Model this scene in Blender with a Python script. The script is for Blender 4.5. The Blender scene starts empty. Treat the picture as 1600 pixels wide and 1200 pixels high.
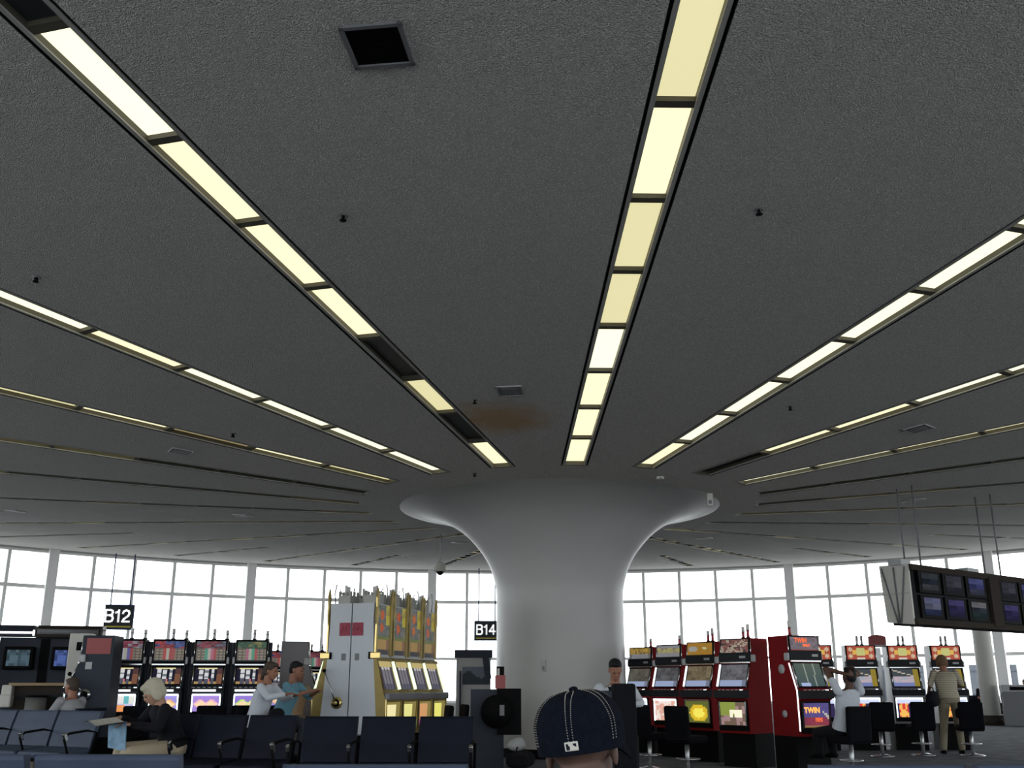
import bpy, bmesh, math, random
from mathutils import Vector, Matrix
random.seed(4)
SC = bpy.context.scene
COL = SC.collection
PI = math.pi
R_ = math.radians

# ---------------------------------------------------------------- camera, world, exposure
CAMH = 1.15
cam_d = bpy.data.cameras.new('camera')
cam_d.sensor_fit = 'HORIZONTAL'
cam_d.sensor_width = 36.0
cam_d.lens = 1575.3 / 1600 * 36.0
cam_d.clip_start = 0.05
cam_d.clip_end = 1500
cam = bpy.data.objects.new('camera', cam_d)
COL.objects.link(cam)
cam.location = (0, 0, CAMH)
cam.rotation_euler = (R_(90 + 16.735), R_(0.04), 0)
SC.camera = cam

SC.view_settings.view_transform = 'Standard'
SC.view_settings.look = 'None'
SC.view_settings.gamma = 1
SC.view_settings.use_curve_mapping = False
SC.view_settings.exposure = 0.12

world = bpy.data.worlds.new('World')
SC.world = world
world.use_nodes = True
bg = world.node_tree.nodes['Background']
bg.inputs[0].default_value = (0.955, 0.98, 1.0, 1)
bg.inputs[1].default_value = 4.1
SC.cycles.max_bounces = 8
SC.cycles.diffuse_bounces = 5
SC.cycles.transparent_max_bounces = 12
SC.cycles.use_denoising = True
SC.cycles.sample_clamp_indirect = 4.0

# ---------------------------------------------------------------- materials
def mat(name, col, rough=0.6, metal=0.0, bump=0.0, bscale=60.0, spec=0.25, var=0.0, vscale=8.0, emit=None, estr=0.0):
    m = bpy.data.materials.new(name)
    m.use_nodes = True
    nt = m.node_tree
    b = nt.nodes['Principled BSDF']
    k_ = 1.0 if ('frame_paint' in name or emit) else 0.70
    c = (col[0] * k_, col[1] * k_, col[2] * k_, 1)
    b.inputs['Base Color'].default_value = c
    b.inputs['Roughness'].default_value = rough
    b.inputs['Metallic'].default_value = metal
    b.inputs['Specular IOR Level'].default_value = spec
    tc = nt.nodes.new('ShaderNodeTexCoord')
    if var > 0:
        n = nt.nodes.new('ShaderNodeTexNoise'); n.inputs['Scale'].default_value = vscale
        n.inputs['Detail'].default_value = 5
        nt.links.new(tc.outputs['Object'], n.inputs['Vector'])
        r = nt.nodes.new('ShaderNodeValToRGB')
        r.color_ramp.elements[0].position = 0.3; r.color_ramp.elements[1].position = 0.7
        r.color_ramp.elements[0].color = tuple(max(0, x * (1 - var)) for x in c[:3]) + (1,)
        r.color_ramp.elements[1].color = tuple(min(1, x * (1 + var)) for x in c[:3]) + (1,)
        nt.links.new(n.outputs['Fac'], r.inputs['Fac'])
        nt.links.new(r.outputs['Color'], b.inputs['Base Color'])
    if bump > 0:
        n2 = nt.nodes.new('ShaderNodeTexNoise'); n2.inputs['Scale'].default_value = bscale
        n2.inputs['Detail'].default_value = 4
        nt.links.new(tc.outputs['Object'], n2.inputs['Vector'])
        bp = nt.nodes.new('ShaderNodeBump'); bp.inputs['Strength'].default_value = bump
        bp.inputs['Distance'].default_value = 0.01
        nt.links.new(n2.outputs['Fac'], bp.inputs['Height'])
        nt.links.new(bp.outputs['Normal'], b.inputs['Normal'])
    if emit:
        b.inputs['Emission Color'].default_value = (*emit, 1)
        b.inputs['Emission Strength'].default_value = estr
    return m

def art_mat(name, strength, dark=False):
    """artwork: colour from the mesh, lit from behind when strength > 0"""
    m = bpy.data.materials.new(name); m.use_nodes = True
    nt = m.node_tree; b = nt.nodes['Principled BSDF']
    a = nt.nodes.new('ShaderNodeAttribute'); a.attribute_name = 'Col'
    if dark: b.inputs['Base Color'].default_value = (0.004, 0.004, 0.005, 1)
    else:
        dk = nt.nodes.new('ShaderNodeMixRGB'); dk.blend_type = 'MULTIPLY'; dk.inputs[0].default_value = 1; dk.inputs[2].default_value = (.45, .45, .45, 1)
        nt.links.new(a.outputs['Color'], dk.inputs[1]); nt.links.new(dk.outputs[0], b.inputs['Base Color'])
    b.inputs['Roughness'].default_value = 0.7 if dark else 0.3
    b.inputs['Specular IOR Level'].default_value = 0.0 if dark else 0.2
    if strength > 0:
        nt.links.new(a.outputs['Color'], b.inputs['Emission Color'])
        b.inputs['Emission Strength'].default_value = strength
    return m

M = {}
def build_mats():
    # ceiling: sprayed acoustic plaster with a popcorn texture and one old water stain
    m = mat('ceiling_plaster', (0.42, 0.415, 0.41), 0.95, spec=0.1)
    nt = m.node_tree; b = nt.nodes['Principled BSDF']
    g = nt.nodes.new('ShaderNodeNewGeometry')
    n1 = nt.nodes.new('ShaderNodeTexNoise'); n1.inputs['Scale'].default_value = 55; n1.inputs['Detail'].default_value = 3; n1.inputs['Roughness'].default_value = 0.7
    n2 = nt.nodes.new('ShaderNodeTexVoronoi'); n2.inputs['Scale'].default_value = 80
    nt.links.new(g.outputs['Position'], n1.inputs['Vector']); nt.links.new(g.outputs['Position'], n2.inputs['Vector'])
    ad = nt.nodes.new('ShaderNodeMath'); ad.operation = 'SUBTRACT'
    nt.links.new(n1.outputs['Fac'], ad.inputs[0]); nt.links.new(n2.outputs['Distance'], ad.inputs[1])
    bp = nt.nodes.new('ShaderNodeBump'); bp.inputs['Strength'].default_value = 1.0; bp.inputs['Distance'].default_value = 0.02
    nt.links.new(ad.outputs[0], bp.inputs['Height']); nt.links.new(bp.outputs['Normal'], b.inputs['Normal'])
    cr = nt.nodes.new('ShaderNodeValToRGB')
    cr.color_ramp.elements[0].position = 0.02; cr.color_ramp.elements[1].position = 0.42
    cr.color_ramp.elements[0].color = (0.52, 0.50, 0.485, 1); cr.color_ramp.elements[1].color = (0.97, 0.945, 0.925, 1)
    nt.links.new(ad.outputs[0], cr.inputs['Fac'])
    # stain around (-0.15, 12.9)
    vm = nt.nodes.new('ShaderNodeVectorMath'); vm.operation = 'DISTANCE'; vm.inputs[1].default_value = (-0.15, 13.1, 4.6)
    nt.links.new(g.outputs['Position'], vm.inputs[0])
    n3 = nt.nodes.new('ShaderNodeTexNoise'); n3.inputs['Scale'].default_value = 3.0; n3.inputs['Detail'].default_value = 6
    nt.links.new(g.outputs['Position'], n3.inputs['Vector'])
    mm = nt.nodes.new('ShaderNodeMath'); mm.operation = 'MULTIPLY_ADD'; mm.inputs[1].default_value = 0.9
    nt.links.new(n3.outputs['Fac'], mm.inputs[0]); nt.links.new(vm.outputs['Value'], mm.inputs[2])
    mr = nt.nodes.new('ShaderNodeMapRange'); mr.inputs['From Min'].default_value = 0.75; mr.inputs['From Max'].default_value = 1.25
    mr.inputs['To Min'].default_value = 0.95; mr.inputs['To Max'].default_value = 0.0
    nt.links.new(mm.outputs[0], mr.inputs['Value'])
    mx = nt.nodes.new('ShaderNodeMixRGB'); mx.inputs[2].default_value = (0.52, 0.35, 0.20, 1)
    nt.links.new(mr.outputs[0], mx.inputs[0]); nt.links.new(cr.outputs['Color'], mx.inputs[1])
    nt.links.new(mx.outputs[0], b.inputs['Base Color'])
    M['ceiling'] = m
    M['carpet'] = mat('carpet', (0.17, 0.185, 0.21), 0.95, bump=0.6, bscale=90, var=0.35, vscale=3, spec=0.1)
    M['column'] = mat('column_paint', (0.52, 0.52, 0.52), 0.38, bump=0.05, bscale=4, var=0.03, vscale=1.2)
    M['wallp'] = mat('wall_paint', (0.72, 0.71, 0.68), 0.6, var=0.04)
    M['mullion'] = mat('window_frame_paint', (0.93, 0.92, 0.91), 0.45)
    M['concrete'] = mat('apron_concrete', (0.62, 0.62, 0.60), 0.9, var=0.08, vscale=0.05)
    M['terminal'] = mat('far_building', (0.75, 0.74, 0.72), 0.8)
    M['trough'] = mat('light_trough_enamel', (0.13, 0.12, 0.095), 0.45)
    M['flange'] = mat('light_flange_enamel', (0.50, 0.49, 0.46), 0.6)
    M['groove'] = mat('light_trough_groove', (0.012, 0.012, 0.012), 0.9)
    M['lamp_off'] = mat('unlit_diffuser', (0.045, 0.05, 0.055), 0.35)
    for k, s, c in (('lamp_a', 1.12, (1.0, 0.98, 0.70)), ('lamp_b', 1.0, (1.0, 0.93, 0.60)), ('lamp_c', 0.72, (0.98, 0.90, 0.50)), ('lamp_d', 0.22, (1.0, 0.80, 0.36))):
        M[k] = mat(k, (0.7, 0.68, 0.5), 0.4, emit=c, estr=s)
    M['black'] = mat('black_plastic', (0.004, 0.004, 0.005), 0.7, spec=0.08)
    M['blackfab'] = mat('black_fabric', (0.005, 0.005, 0.008), 0.95, spec=0.1, bump=0.4, bscale=200)
    M['navy'] = mat('navy_vinyl', (0.007, 0.010, 0.021), 0.6, spec=0.12, bump=0.15, bscale=30, var=0.15, vscale=5)
    M['litvinyl'] = mat('window_lit_vinyl', (0.060, 0.082, 0.135), 0.6, spec=0.25, bump=0.15, bscale=30, var=0.08, vscale=5)  # window light on the nearest seat backs put into the vinyl colour
    M['chrome'] = mat('chrome', (0.60, 0.61, 0.63), 0.22, 1.0)
    M['alu'] = mat('brushed_aluminium', (0.55, 0.56, 0.58), 0.38, 0.9)
    M['gold'] = mat('brass_trim', (0.78, 0.60, 0.24), 0.28, 0.85)
    M['goldpaint'] = mat('gold_laminate', (0.36, 0.27, 0.09), 0.45, 0.3, var=0.1)
    M['red'] = mat('red_laminate', (0.23, 0.012, 0.014), 0.7, spec=0.05, var=0.05)
    M['slate'] = mat('slate_laminate', (0.045, 0.055, 0.075), 0.6, spec=0.12)
    M['purplegrey'] = mat('grey_laminate', (0.24, 0.23, 0.26), 0.4)
    M['white'] = mat('white_laminate', (0.62, 0.66, 0.72), 0.35)
    M['castle'] = mat('stone_grey_panel', (0.50, 0.50, 0.48), 0.5)
    M['offwhite'] = mat('offwhite_panel', (0.72, 0.71, 0.66), 0.5)
    M['pink'] = mat('faded_red_sticker', (0.42, 0.12, 0.12), 0.6)
    M['redposter'] = mat('red_sticker', (0.38, 0.05, 0.09), 0.5)
    M['grey'] = mat('grey_plastic', (0.22, 0.225, 0.24), 0.5)
    M['midgrey'] = mat('mid_grey_plastic', (0.035, 0.037, 0.042), 0.8, spec=0.04)
    M['lightgrey'] = mat('light_grey_plastic', (0.5, 0.51, 0.53), 0.4)
    M['signface'] = mat('sign_face', (0.035, 0.04, 0.045), 0.5)
    M['signwhite'] = mat('sign_letters', (0.9, 0.9, 0.9), 0.5, emit=(1, 1, 1), estr=0.55)
    M['signyellow'] = mat('sign_yellow_stripe', (0.75, 0.6, 0.08), 0.5)
    M['signedge'] = mat('sign_edge', (0.02, 0.05, 0.16), 0.5)
    M['art'] = art_mat('backlit_artwork', 0.75)
    M['artmid'] = art_mat('top_artwork', 0.42)
    M['artlow'] = art_mat('dim_artwork', 0.28)
    M['artoff'] = art_mat('printed_artwork', 0.0)
    M['artscreen'] = art_mat('screen_picture', 0.75, dark=True)
    M['glow'] = mat('backlit_white', (0.9, 0.95, 1.0), 0.4, emit=(0.85, 0.95, 1.0), estr=1.4)
    M['tube'] = mat('white_tube', (1, 1, 1), 0.4, emit=(1.0, 0.98, 1.0), estr=1.3)
    M['glowgreen'] = mat('pale_green_light', (0.8, 0.9, 0.7), 0.4, emit=(0.85, 1.0, 0.72), estr=0.9)
    M['candle_w'] = mat('candle_white', (0.8, 0.78, 0.78), 0.3)
    M['candle_r'] = mat('candle_red', (0.55, 0.08, 0.10), 0.3)
    M['tan'] = mat('tan_laminate', (0.42, 0.30, 0.17), 0.5)
    M['brown'] = mat('brown_laminate', (0.055, 0.045, 0.038), 0.8, spec=0.03)
    M['skin'] = mat('skin', (0.50, 0.29, 0.20), 0.55, var=0.06, vscale=20)
    M['skin_tan'] = mat('tanned_skin', (0.36, 0.17, 0.11), 0.55)
    M['skin_dark'] = mat('dark_brown_skin', (0.11, 0.055, 0.038), 0.5)
    M['skin_shaded'] = mat('shaded_skin', (0.13, 0.075, 0.058), 0.6, var=0.08, vscale=30)  # shade on the capped man's head and neck put into darker skin
    M['hair_white'] = mat('white_hair', (0.62, 0.58, 0.46), 0.8, bump=0.8, bscale=120)
    M['hair_brown'] = mat('brown_hair', (0.075, 0.055, 0.042), 0.75, bump=0.8, bscale=120)
    M['hair_dark'] = mat('black_hair', (0.006, 0.006, 0.009), 0.6, bump=0.8, bscale=120)
    M['hair_blond'] = mat('light_brown_hair', (0.20, 0.115, 0.06), 0.7, bump=0.8, bscale=120)
    M['cloth_black'] = mat('black_cloth', (0.006, 0.006, 0.010), 0.95, bump=0.5, bscale=60)
    M['cloth_white'] = mat('white_cloth', (0.62, 0.66, 0.74), 0.9, bump=0.5, bscale=25)
    M['cloth_blue'] = mat('light_blue_cloth', (0.16, 0.34, 0.44), 0.9, bump=0.5, bscale=25)
    M['cloth_khaki'] = mat('khaki_cloth', (0.30, 0.26, 0.19), 0.9, bump=0.5, bscale=25)
    M['cloth_cream'] = mat('cream_cloth', (0.50, 0.42, 0.30), 0.9, bump=0.5, bscale=25)
    M['cloth_stripe'] = stripe_mat('striped_beige_cloth', (0.36, 0.33, 0.25), (0.22, 0.20, 0.16), 26)
    M['cloth_grey'] = mat('grey_cloth', (0.38, 0.39, 0.42), 0.9, bump=0.5, bscale=25)
    M['eye'] = mat('eye', (0.02, 0.015, 0.012), 0.2)
    M['lips'] = mat('lips', (0.32, 0.10, 0.09), 0.5)
    M['paper'] = mat('newsprint', (0.62, 0.61, 0.56), 0.9, var=0.15, vscale=40)
    M['bluepaper'] = mat('blue_newspaper_page', (0.25, 0.40, 0.55), 0.9, var=0.25, vscale=14)
    M['cap'] = mat('navy_wool_cap', (0.008, 0.011, 0.020), 0.95, spec=0.05, bump=0.8, bscale=220, var=0.25, vscale=60)
    M['stitch'] = mat('pale_stitching', (0.42, 0.40, 0.36), 0.8)
    M['glassm'] = glass_mat()

def stripe_mat(name, c1, c2, n):
    m = mat(name, c1, 0.9)
    nt = m.node_tree; b = nt.nodes['Principled BSDF']
    tc = nt.nodes.new('ShaderNodeTexCoord'); sp = nt.nodes.new('ShaderNodeSeparateXYZ')
    nt.links.new(tc.outputs['Object'], sp.inputs[0])
    mu = nt.nodes.new('ShaderNodeMath'); mu.operation = 'MULTIPLY'; mu.inputs[1].default_value = n
    fr = nt.nodes.new('ShaderNodeMath'); fr.operation = 'FRACT'
    gt = nt.nodes.new('ShaderNodeMath'); gt.operation = 'GREATER_THAN'; gt.inputs[1].default_value = 0.65
    nt.links.new(sp.outputs['Z'], mu.inputs[0]); nt.links.new(mu.outputs[0], fr.inputs[0]); nt.links.new(fr.outputs[0], gt.inputs[0])
    mx = nt.nodes.new('ShaderNodeMixRGB'); mx.inputs[1].default_value = (*c1, 1); mx.inputs[2].default_value = (*c2, 1)
    nt.links.new(gt.outputs[0], mx.inputs[0]); nt.links.new(mx.outputs[0], b.inputs['Base Color'])
    return m

def glass_mat():
    m = bpy.data.materials.new('window_glass'); m.use_nodes = True
    nt = m.node_tree; nt.nodes.remove(nt.nodes['Principled BSDF'])
    out = nt.nodes['Material Output']
    t = nt.nodes.new('ShaderNodeBsdfTransparent'); t.inputs[0].default_value = (0.93, 0.96, 0.96, 1)
    g = nt.nodes.new('ShaderNodeBsdfGlossy'); g.inputs['Roughness'].default_value = 0.02
    f = nt.nodes.new('ShaderNodeFresnel'); f.inputs[0].default_value = 1.45
    mx = nt.nodes.new('ShaderNodeMixShader')
    nt.links.new(f.outputs[0], mx.inputs[0]); nt.links.new(t.outputs[0], mx.inputs[1]); nt.links.new(g.outputs[0], mx.inputs[2])
    nt.links.new(mx.outputs[0], out.inputs['Surface'])
    return m
build_mats()

# ---------------------------------------------------------------- mesh helpers
def rotz(a): return Matrix.Rotation(a, 4, 'Z')

class MB:
    def __init__(s, T=None):
        s.v = []; s.f = []; s.mi = []; s.mats = []; s.col = []; s.sm = []; s.T = T
    def _m(s, m):
        if isinstance(m, str): m = M[m]
        if m not in s.mats: s.mats.append(m)
        return s.mats.index(m)
    def add(s, vs, fs, m, cols=None, smooth=False):
        o = len(s.v); k = s._m(m)
        for v in vs:
            v = Vector(v)
            if s.T is not None: v = s.T @ v
            s.v.append(v)
        for i, f in enumerate(fs):
            s.f.append([o + a for a in f]); s.mi.append(k); s.sm.append(smooth)
            s.col.append(cols[i] if cols else (0.5, 0.5, 0.5))
        return s
    def box(s, c, d, m, rz=0, rx=0, ry=0, bev=0.0):
        hx, hy, hz = d[0] / 2, d[1] / 2, d[2] / 2
        Rm = Matrix.Rotation(rz, 3, 'Z') @ Matrix.Rotation(ry, 3, 'Y') @ Matrix.Rotation(rx, 3, 'X')
        if bev <= 0:
            P = [(-hx, -hy, -hz), (hx, -hy, -hz), (hx, hy, -hz), (-hx, hy, -hz), (-hx, -hy, hz), (hx, -hy, hz), (hx, hy, hz), (-hx, hy, hz)]
            F = [(0, 3, 2, 1), (4, 5, 6, 7), (0, 1, 5, 4), (1, 2, 6, 5), (2, 3, 7, 6), (3, 0, 4, 7)]
        else:
            bm = bmesh.new(); bmesh.ops.create_cube(bm, size=1)
            for v in bm.verts: v.co = Vector((v.co.x * d[0], v.co.y * d[1], v.co.z * d[2]))
            bmesh.ops.bevel(bm, geom=bm.edges[:], offset=min(bev, min(d) * 0.45), segments=2, profile=0.5, affect='EDGES')
            bm.verts.index_update()
            P = [tuple(v.co) for v in bm.verts]; F = [[v.index for v in f.verts] for f in bm.faces]; bm.free()
        return s.add([Vector(c) + Rm @ Vector(p) for p in P], F, m)
    def prism(s, poly, x0, x1, m, cap=None):
        """poly in (y,z), extruded along x"""
        n = len(poly)
        vs = [(x0, y, z) for y, z in poly] + [(x1, y, z) for y, z in poly]
        fs = [(i, (i + 1) % n, n + (i + 1) % n, n + i) for i in range(n)]
        s.add(vs, fs, m)
        s.add(vs, [tuple(range(n))[::-1], tuple(range(n, 2 * n))], cap or m)
        return s
    def xprism(s, poly, y0, y1, m):
        """poly in (x,z), extruded along y"""
        n = len(poly)
        vs = [(x, y0, z) for x, z in poly] + [(x, y1, z) for x, z in poly]
        fs = [(i, (i + 1) % n, n + (i + 1) % n, n + i) for i in range(n)] + [tuple(range(n)), tuple(range(n, 2 * n))[::-1]]
        return s.add(vs, fs, m)
    def tube(s, pts, r, m, n=8, closed=False):
        pts = [Vector(p) for p in pts]; K = len(pts)
        rs = r if isinstance(r, (list, tuple)) else [r] * K
        vs = []; prev = None
        for i, p in enumerate(pts):
            a = pts[(i - 1) % K] if (closed or i > 0) else p
            b = pts[(i + 1) % K] if (closed or i < K - 1) else p
            t = (b - a).normalized()
            if prev is None:
                u = t.orthogonal().normalized()
            else:
                u = (prev - t * prev.dot(t))
                u = u.normalized() if u.length > 1e-6 else t.orthogonal().normalized()
            prev = u; w = t.cross(u)
            for k in range(n):
                an = 2 * PI * k / n
                vs.append(p + (u * math.cos(an) + w * math.sin(an)) * rs[i])
        fs = []
        for i in range(K if closed else K - 1):
            j = (i + 1) % K
            for k in range(n):
                fs.append((i * n + k, i * n + (k + 1) % n, j * n + (k + 1) % n, j * n + k))
        if not closed:
            fs += [tuple(range(n))[::-1], tuple(range((K - 1) * n, K * n))]
        return s.add(vs, fs, m, smooth=True)
    def cyl(s, c, r, h, m, n=16, r2=None):
        return s.lathe([(0, 0), (r, 0), (r if r2 is None else r2, h), (0, h)], m, n, c)
    def lathe(s, prof, m, n=32, c=(0, 0, 0), smooth=True):
        vs = []; K = len(prof)
        for r, z in prof:
            for k in range(n):
                a = 2 * PI * k / n
                vs.append((c[0] + r * math.cos(a), c[1] + r * math.sin(a), c[2] + z))
        fs = [(i * n + k, i * n + (k + 1) % n, (i + 1) * n + (k + 1) % n, (i + 1) * n + k) for i in range(K - 1) for k in range(n)]
        return s.add(vs, fs, m, smooth=smooth)
    def ell(s, c, r, m, n=16, rot=None):
        vs = []; fs = []; h = n // 2
        Rm = rot if rot is not None else Matrix.Identity(3)
        for i in range(h + 1):
            th = PI * i / h
            for k in range(n):
                a = 2 * PI * k / n
                vs.append(Vector(c) + Rm @ Vector((r[0] * math.sin(th) * math.cos(a), r[1] * math.sin(th) * math.sin(a), r[2] * math.cos(th))))
        for i in range(h):
            for k in range(n):
                fs.append((i * n + k, (i + 1) * n + k, (i + 1) * n + (k + 1) % n, i * n + (k + 1) % n))
        return s.add(vs, fs, m, smooth=True)
    def art(s, p0, ux, uy, fn, nu, nv, m):
        """panel p0 + u*ux + v*uy painted by fn(u,v) -> rgb"""
        p0, ux, uy = Vector(p0), Vector(ux), Vector(uy)
        vs = []; fs = []; cs = []
        for j in range(nv + 1):
            for i in range(nu + 1):
                vs.append(p0 + ux * (i / nu) + uy * (j / nv))
        for j in range(nv):
            for i in range(nu):
                a = j * (nu + 1) + i
                fs.append((a, a + 1, a + nu + 2, a + nu + 1)); cs.append(fn((i + .5) / nu, (j + .5) / nv))
        return s.add(vs, fs, m, cs)
    def mesh(s, name):
        me = bpy.data.meshes.new(name)
        me.from_pydata([tuple(v) for v in s.v], [], s.f)
        for m in s.mats: me.materials.append(m)
        me.polygons.foreach_set('material_index', s.mi)
        me.polygons.foreach_set('use_smooth', s.sm)
        if any(c != (0.5, 0.5, 0.5) for c in s.col):
            ca = me.color_attributes.new('Col', 'FLOAT_COLOR', 'CORNER')
            k = 0
            for pi, p in enumerate(me.polygons):
                for _ in p.vertices:
                    ca.data[k].color = (*s.col[pi], 1); k += 1
        me.validate(); me.update()
        return me
    def obj(s, name, parent=None, loc=None, rz=0):
        o = bpy.data.objects.new(name, s.mesh(name)); COL.objects.link(o)
        if parent is not None: o.parent = parent
        if loc is not None: o.location = loc
        if rz: o.rotation_euler = (0, 0, rz)
        return o

def thing(name, label, cat, loc=(0, 0, 0), rz=0, group=None):
    o = bpy.data.objects.new(name, None); COL.objects.link(o)
    o.empty_display_size = 0.1
    o.location = loc; o.rotation_euler = (0, 0, rz)
    return tag(o, label, cat, group)
def tag(o, label, cat, group=None, kind=None):
    o['label'] = label; o['category'] = cat
    if group: o['group'] = group
    if kind: o['kind'] = kind
    return o
def struct(o, label, cat):
    return tag(o, label, cat, kind='structure')

def text_mesh(txt, size, depth, m, name, bold=0.0, shear=0.0, align='CENTER'):
    cu = bpy.data.curves.new(name, 'FONT'); cu.body = txt; cu.size = size; cu.extrude = depth; cu.offset = bold; cu.shear = shear
    cu.align_x = align; cu.align_y = 'CENTER'
    t = bpy.data.objects.new('tmp_text', cu); COL.objects.link(t)
    dg = bpy.context.evaluated_depsgraph_get()
    me = bpy.data.meshes.new_from_object(t.evaluated_get(dg))
    me.name = name
    bpy.data.objects.remove(t); bpy.data.curves.remove(cu)
    me.materials.clear(); me.materials.append(M[m] if isinstance(m, str) else m)
    return me
def text_obj(txt, size, depth, m, name, parent, loc, rz=0, **k):
    """text facing -Y in the parent's frame"""
    o = bpy.data.objects.new(name, text_mesh(txt, size, depth, m, name, **k)); COL.objects.link(o)
    o.parent = parent; o.location = loc; o.rotation_euler = (PI / 2, 0, rz)
    return o

# ---------------------------------------------------------------- the rotunda
D = 19.0; YAW = R_(2.667)
CX, CY = D * math.sin(YAW), D * math.cos(YAW)
H0 = CAMH + 0.1581 * D
SL = 0.0731
R_IN = 0.1951 * D
PITCH = 0.0677 * D
PHI0 = R_(3.879)
AL = 2 * PI / 21
RW = 1.343 * D
HEAD = 5.95
R_SH = R_IN + 8 * PITCH
R_END = R_IN + 15 * PITCH
HW = 0.205
def cdir(phi):
    """unit vector from the column, phi measured from the viewer's side, positive to the right"""
    d = Vector((-math.sin(YAW), -math.cos(YAW), 0)); s = Vector((math.cos(YAW), -math.sin(YAW), 0))
    return d * math.cos(phi) + s * math.sin(phi)
def cpt(r, phi, z):
    v = cdir(phi) * r
    return Vector((CX + v.x, CY + v.y, z))
def cz(r): return H0 + SL * r
def cz_at(x, y): return cz(math.hypot(x - CX, y - CY))

SHORT = [j for j in range(21) if not (2 <= j <= 5 or 15 <= j <= 18)]   # short strips; those wholly outside the view are left out
def build_ceiling():
    mb = MB()
    nseg = 6
    segs = [(1.0, R_IN, 0, 0), (R_IN, R_SH, 1, 0), (R_SH, R_END, 1, 1), (R_END, 26.2, 0, 0)]
    for h in range(42):
        for (r0, r1, lg, sh) in segs:
            rings = []
            for r in (r0, (r0 + r1) / 2, r1):
                def off(i):
                    i %= 42
                    if i % 2 == 0: return math.asin(HW / r) if lg else 0
                    return math.asin(HW / r) if (sh and (i // 2) in SHORT) else 0
                a0 = PHI0 + h * AL / 2 + off(h); a1 = PHI0 + (h + 1) * AL / 2 - off(h + 1)
                rings.append([cpt(r, a0 + (a1 - a0) * k / nseg, cz(r)) for k in range(nseg + 1)])
            vs = [p for rg in rings for p in rg]; n = nseg + 1
            fs = [(q * n + k, q * n + k + 1, (q + 1) * n + k + 1, (q + 1) * n + k) for q in range(2) for k in range(nseg)]
            mb.add(vs, fs, 'ceiling', smooth=False)
    o = mb.obj('ceiling')
    struct(o, 'dark grey sprayed plaster ceiling rising outward from the column', 'ceiling')

def build_shell():
    mb = MB(); n = 84
    mb.lathe([(0, 0), (26.2, 0), (26.2, -0.4), (0, -0.4)], 'carpet', n, (CX, CY, 0), smooth=False)
    struct(mb.obj('floor'), 'dark blue grey carpet floor of the rotunda', 'floor')
    mb = MB()
    mb.lathe([(RW + .05, 0), (RW + .05, .5), (RW + .3, .5), (RW + .3, 0)], 'wallp', 105, (CX, CY, 0), smooth=False)
    mb.lathe([(RW - .02, HEAD), (RW - .02, 6.3), (RW + .3, 6.3), (RW + .3, HEAD), (RW - .02, HEAD)], 'wallp', 105, (CX, CY, 0), smooth=False)
    struct(mb.obj('wall_outer'), 'pale curved outer wall, low sill and head band around the windows', 'wall')
    mb = MB(); mb.lathe([(0, 4.62), (26.6, 6.62), (26.6, 6.3)], 'wallp', 84, (CX, CY, 0), smooth=False)  # unseen cover added to stop sky light leaking through ceiling seams
    struct(mb.obj('light_block_roof'), 'added unseen roof cover blocking sky light at the ceiling seams', 'roof')
    mb = MB()
    mb.lathe([(0, 0), (600, 0)], 'concrete', 96, (CX, CY, -4.5), smooth=False)
    mb.lathe([(26.6, -4.5), (26.6, -.1)], 'wallp', 84, (CX, CY, 0), smooth=False)
    struct(mb.obj('trim_1'), 'pale concrete aircraft apron outside the windows', 'ground')

def build_windows():
    """one window bay: 5 lights wide, two transoms, one heavy post on its left edge"""
    half = AL / 2
    def local(a, r):   # bay frame: x along wall, y outward, origin at wall centre line of the bay
        return Vector((r * math.sin(a), r * math.cos(a) - RW, 0))
    fr = MB(); post = MB(); gl = MB()
    z0, z1 = 0.5, HEAD
    for k in range(5):
        a0 = -half + AL * k / 5; a1 = -half + AL * (k + 1) / 5
        p0, p1 = local(a0, RW + .08), local(a1, RW + .08)
        mid = (p0 + p1) / 2; L = (p1 - p0).length; ang = math.atan2(p1.y - p0.y, p1.x - p0.x)
        for z, t in ((z0 + .05, .10), (2.30, .11), (4.66, .13), (z1 - .03, .09)):
            fr.box((mid.x, mid.y, z), (L, .13, t), 'mullion', rz=ang)
        if k > 0:
            fr.box((p0.x, p0.y, (z0 + z1) / 2), (.12, .17, z1 - z0), 'mullion', rz=-a0)
        gl.add([(p0.x, p0.y, z0), (p1.x, p1.y, z0), (p1.x, p1.y, z1), (p0.x, p0.y, z1)], [(0, 1, 2, 3)], 'glassm')
    pl = local(-half, RW + .02)
    post.box((pl.x, pl.y, 3.0), (.36, .34, 6.1), 'mullion', rz=half)
    mf, mp, mg = fr.mesh('window_frame'), post.mesh('post'), gl.mesh('pane')
    for j in range(21):
        phi = PHI0 + (j + .5) * AL
        d = cdir(phi)
        w = bpy.data.objects.new('window_%d' % (j + 1), None); COL.objects.link(w)
        w.location = (CX + d.x * RW, CY + d.y * RW, 0)
        # local +y must point outward
        w.rotation_euler = (0, 0, math.atan2(d.y, d.x) - PI / 2)
        dg = round(math.degrees(phi)) % 360
        side = 'behind the column' if 150 < dg < 210 else ('left of the column' if dg >= 210 else 'right of the column')
        w['kind'] = 'structure'; w['category'] = 'window'
        w['label'] = 'white framed window bay of five tall lights %s, %d degrees round the rotunda' % (side, dg)
        for me, nm in ((mf, 'window_frame'), (mp, 'post'), (mg, 'pane')):
            c = bpy.data.objects.new(nm, me); COL.objects.link(c); c.parent = w

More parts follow.
